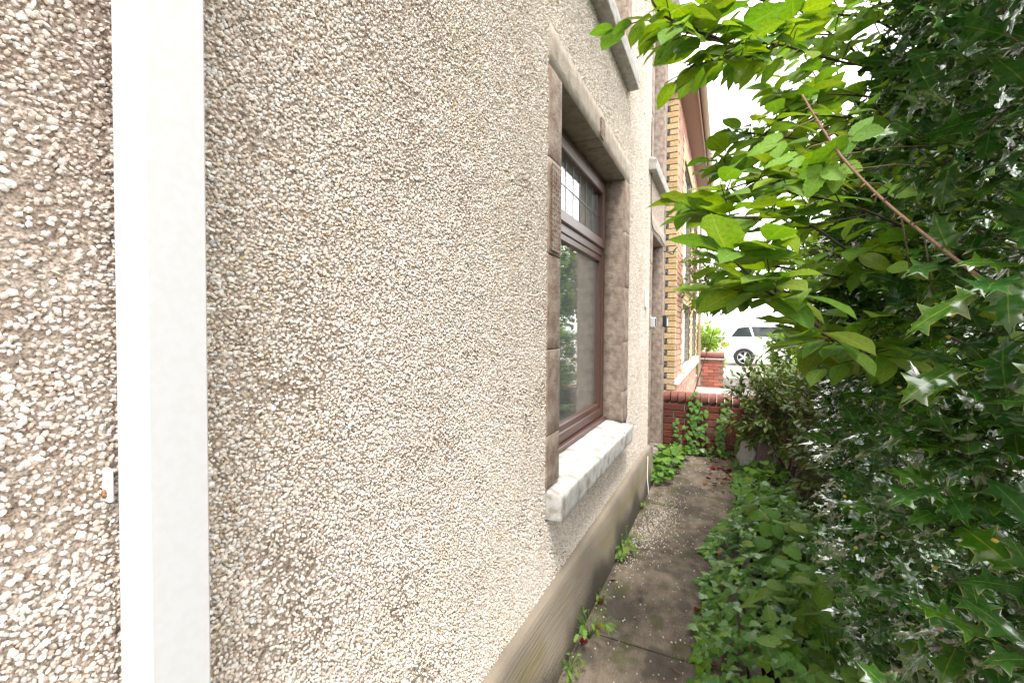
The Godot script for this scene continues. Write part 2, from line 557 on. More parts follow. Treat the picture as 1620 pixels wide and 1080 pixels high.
func structure(o: Node, label: String) -> void:
	tag(o, label, "", "", "structure")

func ground() -> void:
	var g := put("ground", box(Vector3(-60, -0.5, 60), Vector3(90, -0.10, -140), 0.0), M.asphalt)
	structure(g, "dark asphalt ground running out to the street")
	var path := Node3D.new()
	path.name = "path"
	add_child(path)
	structure(path, "narrow mossy concrete path along the house wall")
	for b in [[-1.4, 0.25], [0.254, 1.868], [1.873, 3.494], [3.499, 5.15]]:
		put("concrete_bay", slab(-0.60, 0.095, b[0], b[1], 0.0, 0.09), M.path, path)
	put("joint_fill", box(Vector3(-0.60, -0.098, 1.4), Vector3(0.094, -0.005, -5.15)), M.joint, path)
	for k in 7:
		put("edging", rough_box(Vector3(0.102, -0.09, 1.3 - k * 0.93), Vector3(0.148, 0.012 + 0.006 * sin(k * 2.1), 0.378 - k * 0.93), 0.05, 0.0015, 0.006), M.stone_grey, path)
	var bed := put("garden_bed", rough_box(Vector3(0.15, -0.099, 1.5), Vector3(2.3, -0.015, -5.14), 0.07, 0.004, 0.01, func(p: Vector3) -> Vector3: return p + Vector3.UP * (0.05 * noise.get_noise_2d(p.x * 30.0, p.z * 30.0) if p.y > -0.05 else 0.0)), M.soil)
	structure(bed, "dark bare soil under the bushes")
	var fore := put("forecourt", box(Vector3(-0.585, -0.0985, -5.38), Vector3(2.3, 0.004, -11.4)), M.pale_concrete)
	structure(fore, "pale concrete forecourt of the brick house")
	var pave := put("pavement", box(Vector3(2.5, -0.0985, 40), Vector3(4.2, 0.01, -15.0)), M.pale_concrete)
	structure(pave, "pale concrete pavement along the street")
	var road := put("side_road", box(Vector3(-9.0, -0.0985, -13.0), Vector3(40, 0.10, -60)), M.pale_concrete)
	structure(road, "pale sunlit road surface behind the boundary walls")

# ------------------------------------------------------------------ pebbledashed house
func in_opening(s: float, y: float, grow := 0.0) -> bool:
	for o in OPEN:
		if s > o[0] - grow and s < o[1] + grow and y > o[2] - grow and y < o[3] + grow: return true
	return false

const OPEN := [[1.58, 3.12, 0.56, 2.445], [1.58, 3.12, 2.885, 4.62], [4.08, 5.06, -0.1, 2.34], [4.08, 5.06, 2.66, 4.62]]
const WALL_TOP := 5.3
const WALL_END := 5.12
const WALL_START := -1.5

func wall_sheet(x0: float, x1: float, opens: Array, s0: float, s1: float, y0: float, y1: float) -> ArrayMesh:
	# a wall with openings: rectangles between the openings' edges, as one mesh with real thickness
	var ss := [s0, s1]; var ys := [y0, y1]
	for o in opens:
		for k in 2: 
			if o[k] > s0 and o[k] < s1 and not ss.has(o[k]): ss.append(o[k])
			if o[k + 2] > y0 and o[k + 2] < y1 and not ys.has(o[k + 2]): ys.append(o[k + 2])
	ss.sort(); ys.sort()
	var solid := func(i: int, j: int) -> bool:
		if i < 0 or j < 0 or i >= ss.size() - 1 or j >= ys.size() - 1: return false
		var cs: float = (ss[i] + ss[i + 1]) * 0.5; var cy: float = (ys[j] + ys[j + 1]) * 0.5
		for o in opens:
			if cs > o[0] and cs < o[1] and cy > o[2] and cy < o[3]: return false
		return true
	var st := st_new()
	st.set_smooth_group(-1)
	for i in ss.size() - 1:
		for j in ys.size() - 1:
			if not solid.call(i, j): continue
			var a: float = ss[i]; var b: float = ss[i + 1]; var c: float = ys[j]; var d: float = ys[j + 1]
			quad(st, Vector3(x1, c, -a), Vector3(x1, d, -a), Vector3(x1, d, -b), Vector3(x1, c, -b), Vector3.RIGHT)
			quad(st, Vector3(x0, c, -a), Vector3(x0, d, -a), Vector3(x0, d, -b), Vector3(x0, c, -b), Vector3.LEFT)
			if not solid.call(i - 1, j): quad(st, Vector3(x0, c, -a), Vector3(x1, c, -a), Vector3(x1, d, -a), Vector3(x0, d, -a), Vector3.BACK)
			if not solid.call(i + 1, j): quad(st, Vector3(x0, c, -b), Vector3(x1, c, -b), Vector3(x1, d, -b), Vector3(x0, d, -b), Vector3.FORWARD)
			if not solid.call(i, j - 1): quad(st, Vector3(x0, c, -a), Vector3(x1, c, -a), Vector3(x1, c, -b), Vector3(x0, c, -b), Vector3.DOWN)
			if not solid.call(i, j + 1): quad(st, Vector3(x0, d, -a), Vector3(x1, d, -a), Vector3(x1, d, -b), Vector3(x0, d, -b), Vector3.UP)
	return done(st)

func pebble_mesh(sd: int) -> ArrayMesh:
	var r := RandomNumberGenerator.new()
	r.seed = sd
	var sp := SphereMesh.new()
	sp.radial_segments = 7; sp.rings = 3; sp.radius = 1.0; sp.height = 2.0
	var a := sp.get_mesh_arrays()
	var v: PackedVector3Array = a[Mesh.ARRAY_VERTEX]
	var moved := {}
	for i in v.size():
		var key := Vector3i((v[i] * 1000.0).round())
		if not moved.has(key):
			var k: float = r.randf_range(0.74, 1.12)
			moved[key] = Vector3(v[i].x * k * 1.1, v[i].y * k * 0.9, v[i].z * k)
		v[i] = moved[key]
	var st := st_new()
	st.set_smooth_group(-1)
	var idx: PackedInt32Array = a[Mesh.ARRAY_INDEX]
	for i in idx: st.add_vertex(v[i])
	st.generate_normals()
	return st.commit()

func pebbles(wall: Node3D) -> void:
	var list := []
	var tints := [Color(0.70, 0.625, 0.545), Color(0.66, 0.58, 0.50), Color(0.75, 0.695, 0.63), Color(0.78, 0.75, 0.71), Color(0.63, 0.535, 0.45), Color(0.71, 0.645, 0.58), Color(0.63, 0.61, 0.58), Color(0.72, 0.635, 0.55), Color(0.57, 0.455, 0.365), Color(0.75, 0.705, 0.65)]
	var cell := 0.0051
	var s := -0.75
	while s < 4.09:
		# farther along the wall the stones are too small to tell apart one by one
		var step := cell * (1.0 if s < 1.6 else 1.25)
		var lo := 0.295; var hi := 4.4
		var reach := 0.82 * (absf(s) + 0.45)
		lo = maxf(lo, 1.3 - reach - 0.25); hi = minf(hi, 1.3 + reach + 0.25)
		var y := lo
		while y < hi:
			var ps := s + rng.randf_range(-0.5, 0.5) * step
			var py := y + rng.randf_range(-0.5, 0.5) * step
			y += step
			if in_opening(ps, py, -0.004): continue
			var thin := noise.get_noise_2d(ps * 28.0, py * 28.0) + (0.22 if ps < 0.24 else 0.0)
			if thin > 0.25 and rng.randf() < (thin - 0.15) * 1.1: continue
			var r := step * rng.randf_range(0.36, 0.74) * (1.35 if rng.randf() < 0.12 else 1.0) * (1.04 if ps < 0.24 else 1.0)
			var b := Basis(rv().normalized(), rng.randf() * TAU).scaled_local(Vector3(r * rng.randf_range(0.8, 1.2), r * rng.randf_range(0.6, 0.9), r))
			var c: Color = tints[rng.randi() % tints.size()] * rng.randf_range(0.82, 1.08)
			# grime and yellow lichen grow in patches
			var dirt := smoothstep(0.05, 0.45, noise.get_noise_2d(ps * 19.0 + 400.0, py * 9.0)) * 0.3
			if ps < 0.26: dirt = maxf(dirt, 0.45 + 0.5 * smoothstep(-0.25, 0.3, noise.get_noise_2d(ps * 40.0, py * 22.0 + 70.0)))
			c = c.lerp(Color(0.40, 0.32, 0.265), dirt * (rng.randf() if ps > 0.26 else rng.randf_range(0.45, 1.0)))
			var lich := smoothstep(0.05, 0.4, noise.get_noise_2d(ps * 15.0 + 800.0, py * 8.0)) * 0.16 * smoothstep(0.26, 0.34, ps)
			if rng.randf() < lich: c = c.lerp(Color(0.46, 0.36, 0.10), rng.randf_range(0.15, 0.5))
			list.append([Transform3D(b, Vector3(WALL + rng.randf_range(-0.0018, 0.0008), py, -ps)), c])
		s += step
	print("pebbles ", list.size())
	# the stones that show largest, each its own part
	var order := []
	for i in list.size():
		var z: float = -list[i][0].origin.z
		if z < -0.25 or z > 0.75 or (z > 0.20 and z < 0.345): continue
		order.append(Vector2(seen(list[i][0].origin) / list[i][0].basis.get_scale().x, i))
	order.sort()
	var mesh := pebble_mesh(3)
	var single := {}
	var mats := []
	for c in tints: mats.append(mat(col(c.r, c.g, c.b), 0.75, 0.4))
	for k in 300:
		var i := int(order[k].y)
		single[i] = true
		put("pebble", mesh, mats[i % mats.size()], wall, list[i][0])
	var rest := []
	for i in list.size():
		if not single.has(i): rest.append(list[i])
	swarm(wall, "pebbles", mesh, M.pebble, rest)

func surround(h: Node3D, s0: float, s1: float, y0: float, y1: float, w: float, joints: Array, key: bool) -> void:
	# dressed stones round an opening; each stone stands a little apart from the next
	var xf := WALL + 0.008; var xb := WALL - 0.16
	var seg := [y0] + joints + [y1]
	for side in 2:
		var a := s0 if side == 0 else s1 - w
		for i in seg.size() - 1:
			var st := rough_box(Vector3(xb, seg[i] + 0.0012, -a), Vector3(xf + rng.randf_range(-0.002, 0.002), seg[i + 1] - 0.0012, -(a + w)), 0.03, 0.001, 0.0035)
			var dim: bool = key and i == seg.size() - 3
			put("surround_stone", st, M.stone, h)
			if dim: pecks(h, a, w, seg[i], seg[i + 1], xf)
	for side in 2:                     # the smooth faces that line the opening
		var a := s0 + w - 0.004 if side == 0 else s1 - w + 0.004
		put("reveal", rough_box(Vector3(xb + 0.01, y0 + 0.004, -a), Vector3(xf - 0.014, y1 - 0.001, -(a + (0.007 if side == 0 else -0.007))), 0.05, 0.0008, 0.002), M.stone_mottled, h)
	var cuts := [s0, lerpf(s0, s1, 0.46), lerpf(s0, s1, 0.54), s1] if key else [s0, s1]
	for i in cuts.size() - 1:
		put("lintel_stone", rough_box(Vector3(xb, y1 + 0.001, -cuts[i] - 0.0012), Vector3(xf + (0.003 if i == 1 else 0.0), y1 + 0.155, -cuts[i + 1] + 0.0012), 0.04, 0.0015, 0.007), M.stone_pale, h)
		if i == 1: pecks(h, cuts[1], cuts[2] - cuts[1], y1, y1 + 0.155, xf + 0.003)

func pecks(h: Node3D, a: float, w: float, y0: float, y1: float, x: float) -> void:
	# the pecked face: a raised pitted skin between narrow margins, the pits left open
	var st := st_new()
	st.set_smooth_group(-1)
	var m := 0.016; var n := 0.0205
	var cols := maxi(1, int((w - 2 * m) / n)); var rows := maxi(1, int((y1 - y0 - 2 * m) / n))
	for i in cols:
		for j in rows:
			var s0 := a + m + i * n; var yy := y0 + m + j * n
			var hole := n * rng.randf_range(0.2, 0.38)
			var cs := s0 + n * rng.randf_range(0.38, 0.62); var cy := yy + n * rng.randf_range(0.38, 0.62)
			var o := [Vector3(x + 0.005, yy, -s0), Vector3(x + 0.005, yy + n, -s0), Vector3(x + 0.005, yy + n, -s0 - n), Vector3(x + 0.005, yy, -s0 - n)]
			var r := [Vector3(x + 0.005, cy - hole, -cs + hole), Vector3(x + 0.005, cy + hole, -cs + hole), Vector3(x + 0.005, cy + hole, -cs - hole), Vector3(x + 0.005, cy - hole, -cs - hole)]
			var q := Vector3(x - 0.004, cy, -cs)
			for k in 4:
				var l := (k + 1) % 4
				quad(st, o[k], o[l], r[l], r[k], Vector3.RIGHT)
				for v in ([r[k], r[l], q] if (r[l] - r[k]).cross(q - r[k]).x < 0 else [r[l], r[k], q]): st.add_vertex(v)
	put("pecked_face", done(st), M.stone, h)

func sill_stone(h: Node3D, s0: float, s1: float, top: float, m: Material, front := -0.548, deep := 0.12) -> void:
	var tilt := func(p: Vector3) -> Vector3:
		if p.y > top - deep * 0.5: p.y -= clampf((p.x - WALL + 0.06) / 0.12, 0.0, 1.0) * 0.032
		return p
	put("window_sill", rough_box(Vector3(-0.745, top - deep - 0.012, -s0), Vector3(front, top, -s1), 0.014, 0.0028, 0.006, tilt), m, h)

func frame_bar(st: SurfaceTool, s0: float, s1: float, y0: float, y1: float, x0: float, x1: float, b := 0.006) -> void:
	box_into(st, Vector3(x0, y0, -s1), Vector3(x1, y1, -s0), b)

func frame_ring(called: String, parent: Node, s0: float, s1: float, y0: float, y1: float, w: float, x0: float, x1: float, m: Material) -> MeshInstance3D:
	var st := st_new()
	frame_bar(st, s0, s0 + w, y0, y1, x0, x1); frame_bar(st, s1 - w, s1, y0, y1, x0, x1)
	frame_bar(st, s0 + w - 0.004, s1 - w + 0.004, y0, y0 + w, x0, x1 - 0.0015); frame_bar(st, s0 + w - 0.004, s1 - w + 0.004, y1 - w, y1, x0, x1 - 0.0015)
	return put(called, done(st), m, parent)

func panes(parent: Node, s0: float, s1: float, y0: float, y1: float, x: float) -> void:
	for k in 2: put("pane", box(Vector3(x - k * 0.02, y0, -s0), Vector3(x - k * 0.02 - 0.004, y1, -s1)), M.glass, parent)

func window(h: Node3D, s0: float, s1: float, y0: float, y1: float, transom: float, leads: bool) -> void:
	var w := Node3D.new()
	w.name = "window"
	h.add_child(w, true)
	var xf := -0.735; var xb := -0.80
	frame_ring("outer_frame", w, s0 + 0.002, s1 - 0.002, y0, y1, 0.055, xb, xf, M.brown)
	var st := st_new()
	frame_bar(st, s0 + 0.05, s1 - 0.05, transom - 0.028, transom + 0.028, xb, xf - 0.003)
	put("transom", done(st), M.brown, w)
	frame_ring("opening_light", w, s0 + 0.045, s1 - 0.045, transom + 0.018, y1 - 0.044, 0.06, xb + 0.01, xf + 0.014, M.brown)
	panes(w, s0 + 0.10, s1 - 0.10, transom + 0.07, y1 - 0.09, -0.757)
	frame_ring("glazing_bead", w, s0 + 0.05, s1 - 0.05, y0 + 0.05, transom - 0.024, 0.04, xb + 0.005, xf - 0.008, M.brown)
	panes(w, s0 + 0.085, s1 - 0.085, y0 + 0.085, transom - 0.06, -0.762)
	put("frame_sill", box(Vector3(xb + 0.002, y0 - 0.028, -s0 - 0.004), Vector3(xf + 0.022, y0 - 0.001, -s1 + 0.004), 0.004), M.brown, w)
	if leads:
		var s := s0 + 0.10 + 0.03
		while s < s1 - 0.1:
			put("lead_strip", box(Vector3(-0.7565, transom + 0.07, -s + 0.003), Vector3(-0.7535, y1 - 0.09, -s - 0.003), 0.001), M.lead, w)
			s += 0.124
		var ym := (transom + 0.07 + y1 - 0.09) * 0.5
		put("lead_strip", box(Vector3(-0.7566, ym - 0.003, -s0 - 0.1), Vector3(-0.753, ym + 0.003, -s1 + 0.1), 0.001), M.lead, w)

func house() -> void:
	var h := thing("pebbledash_house", "pebbledashed house front with brown framed window and stone surrounds", "house")
	var wall := put("front_wall", wall_sheet(WALL - 0.16, WALL - 0.0016, OPEN, WALL_START, WALL_END, -0.1, WALL_TOP), M.mortar, h)
	pebbles(wall)
	put("inner_wall", wall_sheet(-0.95, WALL - 0.162, [[1.70, 3.0, 0.68, 2.31], [1.70, 3.0, 3.0, 4.47], [4.20, 4.94, -0.1, 2.2], [4.2, 4.94, 2.8, 4.47]], WALL_START, WALL_END, -0.1, WALL_TOP), M.plaster, h)
	# the rest of the house, closed round its rooms
	put("side_wall", box(Vector3(-7.0, -0.1, -WALL_END + 0.3), Vector3(-0.952, WALL_TOP, -WALL_END)), M.mortar, h)
	put("side_wall", box(Vector3(-7.0, -0.1, -WALL_START), Vector3(-0.952, WALL_TOP, -WALL_START - 0.3)), M.mortar, h)
	put("back_wall", box(Vector3(-7.3, -0.1, -WALL_START), Vector3(-7.002, WALL_TOP, -WALL_END)), M.mortar, h)
	put("room_floor", box(Vector3(-7.0, -0.05, -WALL_START - 0.302), Vector3(-0.953, 0.12, -WALL_END + 0.302)), M.floorboards, h)
	put("room_ceiling", box(Vector3(-7.0, 2.55, -WALL_START - 0.302), Vector3(-0.953, 2.8, -WALL_END + 0.302)), M.plaster, h)
	put("partition_wall", box(Vector3(-6.99, 0.121, -3.6), Vector3(-0.954, 2.549, -3.7)), M.plaster, h)
	put("partition_wall", box(Vector3(-3.9, 0.121, 1.19), Vector3(-4.0, 2.549, -3.598)), M.plaster, h)
	var st := st_new()
	var z0 := -WALL_START + 0.1; var z1 := -WALL_END + 0.001
	for q in [[Vector3(-0.50, WALL_TOP - 0.03, z0), Vector3(-0.50, WALL_TOP - 0.03, z1), Vector3(-4.0, 7.6, z1), Vector3(-4.0, 7.6, z0), Vector3(1, 1, 0)], [Vector3(-7.6, WALL_TOP - 0.03, z0), Vector3(-7.6, WALL_TOP - 0.03, z1), Vector3(-4.0, 7.6, z1), Vector3(-4.0, 7.6, z0), Vector3(-1, 1, 0)], [Vector3(-0.50, WALL_TOP - 0.031, z0), Vector3(-0.50, WALL_TOP - 0.031, z1), Vector3(-7.6, WALL_TOP - 0.031, z1), Vector3(-7.6, WALL_TOP - 0.031, z0), Vector3.DOWN]]:
		quad(st, q[0], q[1], q[2], q[3], q[4])
	for z in [z0, z1]:
		for v in [Vector3(-0.5, WALL_TOP - 0.03, z), Vector3(-4, 7.6, z), Vector3(-7.6, WALL_TOP - 0.03, z)]: st.add_vertex(v)
	put("roof", done(st), M.slate, h)
	# plinth
	put("plinth", extrude_z([Vector2(-0.612, 0.305), Vector2(-0.590, 0.303), Vector2(-0.580, 0.292), Vector2(-0.574, 0.27), Vector2(-0.566, 0.21), Vector2(-0.556, 0.14), Vector2(-0.547, 0.07), Vector2(-0.542, 0.02), Vector2(-0.541, -0.02)], 1.2, -4.06, 60), M.plinth, h)
	put("plinth_end", box(Vector3(-0.61, -0.02, -4.06), Vector3(-0.560, 0.29, -4.075), 0.004), M.stone_grey, h)
	# windows
	surround(h, 1.58, 3.12, 0.70, 2.29, 0.14, [0.90, 1.229, 1.59, 1.952], true)
	sill_stone(h, 1.595, 3.03, 0.705, M.sill)
	window(h, 1.72, 2.98, 0.735, 2.285, 1.815, true)
	surround(h, 1.58, 3.12, 3.025, 4.465, 0.14, [3.4, 3.8, 4.15], false)
	sill_stone(h, 1.56, 3.05, 3.015, M.sill_grey, -0.535)
	window(h, 1.72, 2.98, 3.05, 4.46, 3.95, false)
	put("sill_packing", box(Vector3(-0.77, 0.55, -1.582), Vector3(-0.622, 0.572, -3.118)), M.mortar, h)
	# doorway with the window above it
	surround(h, 4.08, 5.06, 0.0, 2.185, 0.12, [0.45, 0.95, 1.45, 1.9], false)
	var d := Node3D.new()
	d.name = "door"
	h.add_child(d, true)
	put("door_leaf", box(Vector3(-0.86, 0.13, -4.205), Vector3(-0.81, 2.18, -4.935), 0.004), M.brown, d)
	for y in [0.25, 1.2]: put("door_panel", box(Vector3(-0.812, y, -4.30), Vector3(-0.80, y + 0.8, -4.84), 0.006), M.brown, d)
	put("handle", tube([Vector3(-0.81, 1.1, -4.28), Vector3(-0.77, 1.1, -4.28), Vector3(-0.77, 1.1, -4.38)], 0.008, 0.008), M.grey_plastic, d)
	put("doorstep", rough_box(Vector3(-0.86, -0.08, -4.205), Vector3(-0.59, 0.12, -4.935), 0.05, 0.002, 0.012), M.stone_grey, h)
	surround(h, 4.08, 5.06, 2.80, 4.465, 0.12, [3.2, 3.6, 4.1], false)
	sill_stone(h, 3.95, 4.93, 2.795, M.sill_grey, -0.545)
	window(h, 4.20, 4.94, 2.83, 4.46, 4.0, false)
	# a soft-edged grey pilaster of render closing the corner
	put("corner_strip", rough_box(Vector3(WALL - 0.05, 0.0, -5.062), Vector3(WALL + 0.012, 5.2, -5.119), 0.08, 0.001, 0.005), M.stone_grey, h)
	# things fixed to the wall
	var pipe := thing("downpipe", "white square plastic downpipe running up the pebbledash wall", "downpipe", "", Vector3(-0.558, 0, -0.28))
	var ps := st_new()
	box_into(ps, Vector3(-0.030, 0.10, -0.030), Vector3(0.030, 5.2, 0.030), 0.0022)
	put("pipe", done(ps), M.upvc, pipe)
	put("shoe", box(Vector3(-0.034, 0.03, -0.034), Vector3(0.036, 0.2, 0.034), 0.006), M.upvc, pipe)
	var clip := put("bracket", box(Vector3(-0.052, 1.112, 0.030), Vector3(-0.037, 1.148, 0.0345), 0.001), M.white_paint, pipe)
	put("rusty_screw", tube([Vector3(-0.046, 1.121, 0.031), Vector3(-0.046, 1.121, 0.036)], 0.006, 0.005, 8), M.rust, clip)
	for y in [0.5, 2.9, 4.6]: put("bracket", box(Vector3(-0.050, y, -0.036), Vector3(-0.01, y + 0.03, 0.036), 0.002), M.upvc, pipe)
	var plq := put("wall_plaque", box(Vector3(-0.606, 1.50, -3.80), Vector3(-0.592, 1.64, -3.90), 0.003), M.white_paint)
	tag(plq, "small blank white plaque on the pebbledash beside the doorway", "plaque")
	var bell := thing("intercom_box", "grey plastic intercom box fixed beside the doorway", "intercom")
	put("case", box(Vector3(-0.603, 1.335, -4.09), Vector3(-0.56, 1.425, -4.17), 0.006), M.grey_plastic, bell)
	put("face", box(Vector3(-0.5605, 1.345, -4.10), Vector3(-0.552, 1.415, -4.16), 0.003), M.black, bell)
	var safe := thing("key_safe", "small black key box on the far doorway stone", "key box")
	put("case", box(Vector3(-0.602, 1.35, -4.95), Vector3(-0.56, 1.47, -5.01), 0.006), M.black, safe)
	put("cover", box(Vector3(-0.561, 1.36, -4.955), Vector3(-0.552, 1.44, -5.005), 0.003), M.grey_plastic, safe)
	var wire := put("white_cable", tube(curve([Vector3(-0.562, 0.27, -3.80), Vector3(-0.556, 0.22, -3.76), Vector3(-0.549, 0.13, -3.70), Vector3(-0.535, 0.06, -3.66), Vector3(-0.53, 0.012, -3.64)]), 0.0028, 0.0028), M.white_paint)
	tag(wire, "thin white cable hanging down the plinth by the weeds", "cable")
	var line := put("black_cable", tube(curve([Vector3(-0.597, 3.1, -4.02), Vector3(-0.597, 2.6, -4.03), Vector3(-0.596, 2.30, -4.05), Vector3(-0.597, 2.22, -4.2), Vector3(-0.594, 2.23, -4.6), Vector3(-0.594, 2.20, -5.0)], 0.08), 0.004, 0.004), M.black)
	tag(line, "thin black cable clipped above the doorway", "cable")
	var hook := put("wall_hook", tube(curve([Vector3(-0.60, 2.15, -5.0), Vector3(-0.55, 2.13, -5.0), Vector3(-0.51, 2.11, -5.0), Vector3(-0.50, 2.15, -5.0), Vector3(-0.47, 2.18, -5.0)], 0.02), 0.008, 0.006), M.black)
	tag(hook, "black iron hook on the stone over the doorway", "hook")

# ------------------------------------------------------------------ garden wall
func garden_wall() -> void:
	var g := thing("garden_wall", "low red brick garden wall with rounded coping at the path end", "wall", "", Vector3(0, 0, -5.155))
	put("mortar", box(Vector3(-0.605, -0.09, -0.012), Vector3(1.55, 0.528, -0.21)), M.brick_mortar, g)
	var meshes := []
	for k in 3: meshes.append(box(Vector3(-0.1075, -0.0325, -0.0515), Vector3(0.1075, 0.0325, 0.0515), 0.004 + 0.001 * k))
	var half := box(Vector3(-0.05, -0.0325, -0.0515), Vector3(0.05, 0.0325, 0.0515), 0.004)
	for r in 8:
		var x := -0.605 + (0.0 if r % 2 else 0.1125)
		if r % 2 == 0: put("brick", half, M.bricks_red[r % 4], g, at(Vector3(-0.552, -0.045 + r * 0.075, -0.0515)))
		while x < 1.4:
			for back in 2:
				var p := Vector3(x + 0.1075, -0.045 + r * 0.075, -0.0515 + rng.randf_range(-0.002, 0.003) - back * 0.117)
				if back and r < 6: continue
				put("brick", meshes[rng.randi() % 3], M.bricks_red[rng.randi() % 4], g, Transform3D(Basis.from_euler(Vector3(0, rng.randf_range(-0.008, 0.008), rng.randf_range(-0.008, 0.008))), p))
			x += 0.225
	# bullnose bricks on edge
	var st := st_new()
	var prof := []
	for k in 9:
		var a := PI * k / 8.0
		prof.append(Vector2(cos(a) * 0.05 + (0.06 if a < PI * 0.5 else -0.06), 0.055 + sin(a) * 0.045))
	prof = [Vector2(0.11, 0.0)] + prof + [Vector2(-0.11, 0.0), Vector2(0.11, 0.0)]
	for i in prof.size() - 1:
		var a: Vector2 = prof[i]; var b: Vector2 = prof[i + 1]
		quad(st, Vector3(-0.0335, a.y, a.x), Vector3(0.0335, a.y, a.x), Vector3(0.0335, b.y, b.x), Vector3(-0.0335, b.y, b.x), Vector3(0, (a.y + b.y) * 0.5 - 0.03, (a.x + b.x) * 0.5))
	st.set_smooth_group(-1)
	for i in prof.size() - 1:
		for s in [-1.0, 1.0]:
			quad(st, Vector3(0.0335 * s, 0.03, 0), Vector3(0.0335 * s, prof[i].y, prof[i].x), Vector3(0.0335 * s, prof[i + 1].y, prof[i + 1].x), Vector3(0.0335 * s, 0.03, 0), Vector3(s, 0, 0))
	var cop := done(st)
	var x := -0.57
	while x < 1.5:
		put("coping_brick", cop, M.coping[rng.randi() % 3], g, Transform3D(Basis.from_euler(Vector3(0, rng.randf_range(-0.012, 0.012), rng.randf_range(-0.02, 0.02))), Vector3(x, 0.532 + rng.randf_range(-0.002, 0.002), -0.108 + rng.randf_range(-0.003, 0.003))))
		x += 0.0765

# ------------------------------------------------------------------ neighbour
func neighbour_house() -> void:
	var F := -0.59; var S := 6.2; var E := 11.0; var T := 4.42
	var h := thing("brick_house", "red brick house with yellow quoins and brown eaves", "house")
	put("side_wall", box(Vector3(-7, -0.1, -S - 0.014), Vector3(F - 0.012, 5.6, -S - 0.3)), M.brick_mortar, h)
	put("far_wall", box(Vector3(-7, -0.1, -E + 0.3), Vector3(F - 0.012, T, -E + 0.004)), M.brick_mortar, h)
	put("back_wall", box(Vector3(-7.3, -0.1, -S - 0.02), Vector3(-7.002, T, -E)), M.brick_mortar, h)
	var wins := [[7.30, 8.55, 0.78, 1.72], [7.30, 8.55, 2.02, 3.9], [9.35, 10.4, 0.78, 1.72], [9.35, 10.4, 2.02, 3.9]]
	put("front_wall", wall_sheet(F - 0.25, F - 0.012, wins, S + 0.302, E - 0.302, -0.1, T), M.brick_mortar, h)
	# red bricks of the front, seen almost edge on
	var red := []; var yellow := []
	var bm := box(Vector3(-0.006, -0.0325, -0.1075), Vector3(0.008, 0.0325, 0.1075), 0.002)
	for r in 60:
		var y := -0.04 + r * 0.075
		var s := S + 0.2 + (0.1125 if r % 2 else 0.0)
		while s < E - 0.1:
			var inside := false; var near := false
			for w in wins:
				if y > w[2] - 0.03 and y < w[3] + 0.03 and s > w[0] - 0.12 and s < w[1] + 0.12: inside = true
				if y > w[2] - 0.1 and y < w[3] + 0.2 and s > w[0] - 0.34 and s < w[1] + 0.34: near = true
			if not inside:
				var c := Color(0.50, 0.27, 0.21) * rng.randf_range(0.75, 1.25)
				if near: c = Color(0.60, 0.45, 0.27) * rng.randf_range(0.85, 1.15)
				(yellow if near else red).append([Transform3D(Basis.IDENTITY, Vector3(F - 0.006 + (0.012 if near else 0.0), y, -s)), c])
			s += 0.225
	swarm(h, "red_bricks", bm, M.brick_any, red)
	swarm(h, "yellow_bricks", bm, M.brick_any, yellow)
	# yellow quoins, long and short by turns, standing proud of the dark stone side
	var ql := box(Vector3(-0.215, -0.033, -0.14), Vector3(0, 0.033, 0), 0.004)
	var qs := box(Vector3(-0.102, -0.033, -0.14), Vector3(0, 0.033, 0), 0.004)
	for r in 59:
		put("quoin_brick", ql if r % 2 else qs, M.bricks_yellow[rng.randi() % 4], h, at(Vector3(F + rng.randf_range(-0.002, 0.003), -0.04 + r * 0.0755, -S + rng.randf_range(-0.002, 0.002))))
		if r % 2 == 0:
			put("dark_stone", rough_box(Vector3(-0.145, -0.031, -0.05), Vector3(0, 0.031, -0.002), 0.03, 0.003, 0.008), M.dark_stone, h, at(Vector3(F - 0.112, -0.04 + r * 0.0755, -S)))
	for w in wins:
		var win := Node3D.new()
		win.name = "window"
		h.add_child(win, true)
		frame_ring("frame", win, w[0], w[1], w[2], w[3], 0.07, F - 0.14, F - 0.07, M.white_paint)
		put("pane", box(Vector3(F - 0.10, w[2] + 0.06, -w[0] - 0.06), Vector3(F - 0.105, w[3] - 0.06, -w[1] + 0.06)), M.glass, win)
		put("sill", box(Vector3(F - 0.14, w[2] - 0.10, -w[0] + 0.16), Vector3(F + 0.07, w[2] - 0.002, -w[1] - 0.16), 0.008), M.stone_grey if w[2] > 1.0 else M.white_paint, win)
		put("blind", box(Vector3(F - 0.3, w[2], -w[0] + 0.1), Vector3(F - 0.31, w[3], -w[1] - 0.1)), M.plaster, win)
	put("string_course", box(Vector3(F - 0.01, 0.60, -S + 0.01), Vector3(F + 0.05, 0.675, -E), 0.01), M.white_paint, h)
	put("soffit", box(Vector3(F - 0.02, T, -S + 0.03), Vector3(F + 0.20, T + 0.03, -E - 0.05), 0.003), M.brown_paint, h)
	put("fascia", box(Vector3(F + 0.201, T - 0.02, -S + 0.03), Vector3(F + 0.225, T + 0.17, -E - 0.05), 0.003), M.brown_paint, h)
	put("gutter", tube([Vector3(F + 0.275, T + 0.10, -S + 0.05), Vector3(F + 0.275, T + 0.10, -E - 0.05)], 0.05, 0.05, 10), M.beige, h)
	put("downpipe", tube([Vector3(F + 0.275, T + 0.06, -E + 0.1), Vector3(F + 0.06, T - 0.25, -E + 0.1), Vector3(F + 0.06, 0.1, -E + 0.1)], 0.035, 0.035, 8), M.beige, h)
	# verge: white boarding under the slope of the roof, closed by a white bar
	var st := st_new()
	st.set_smooth_group(-1)
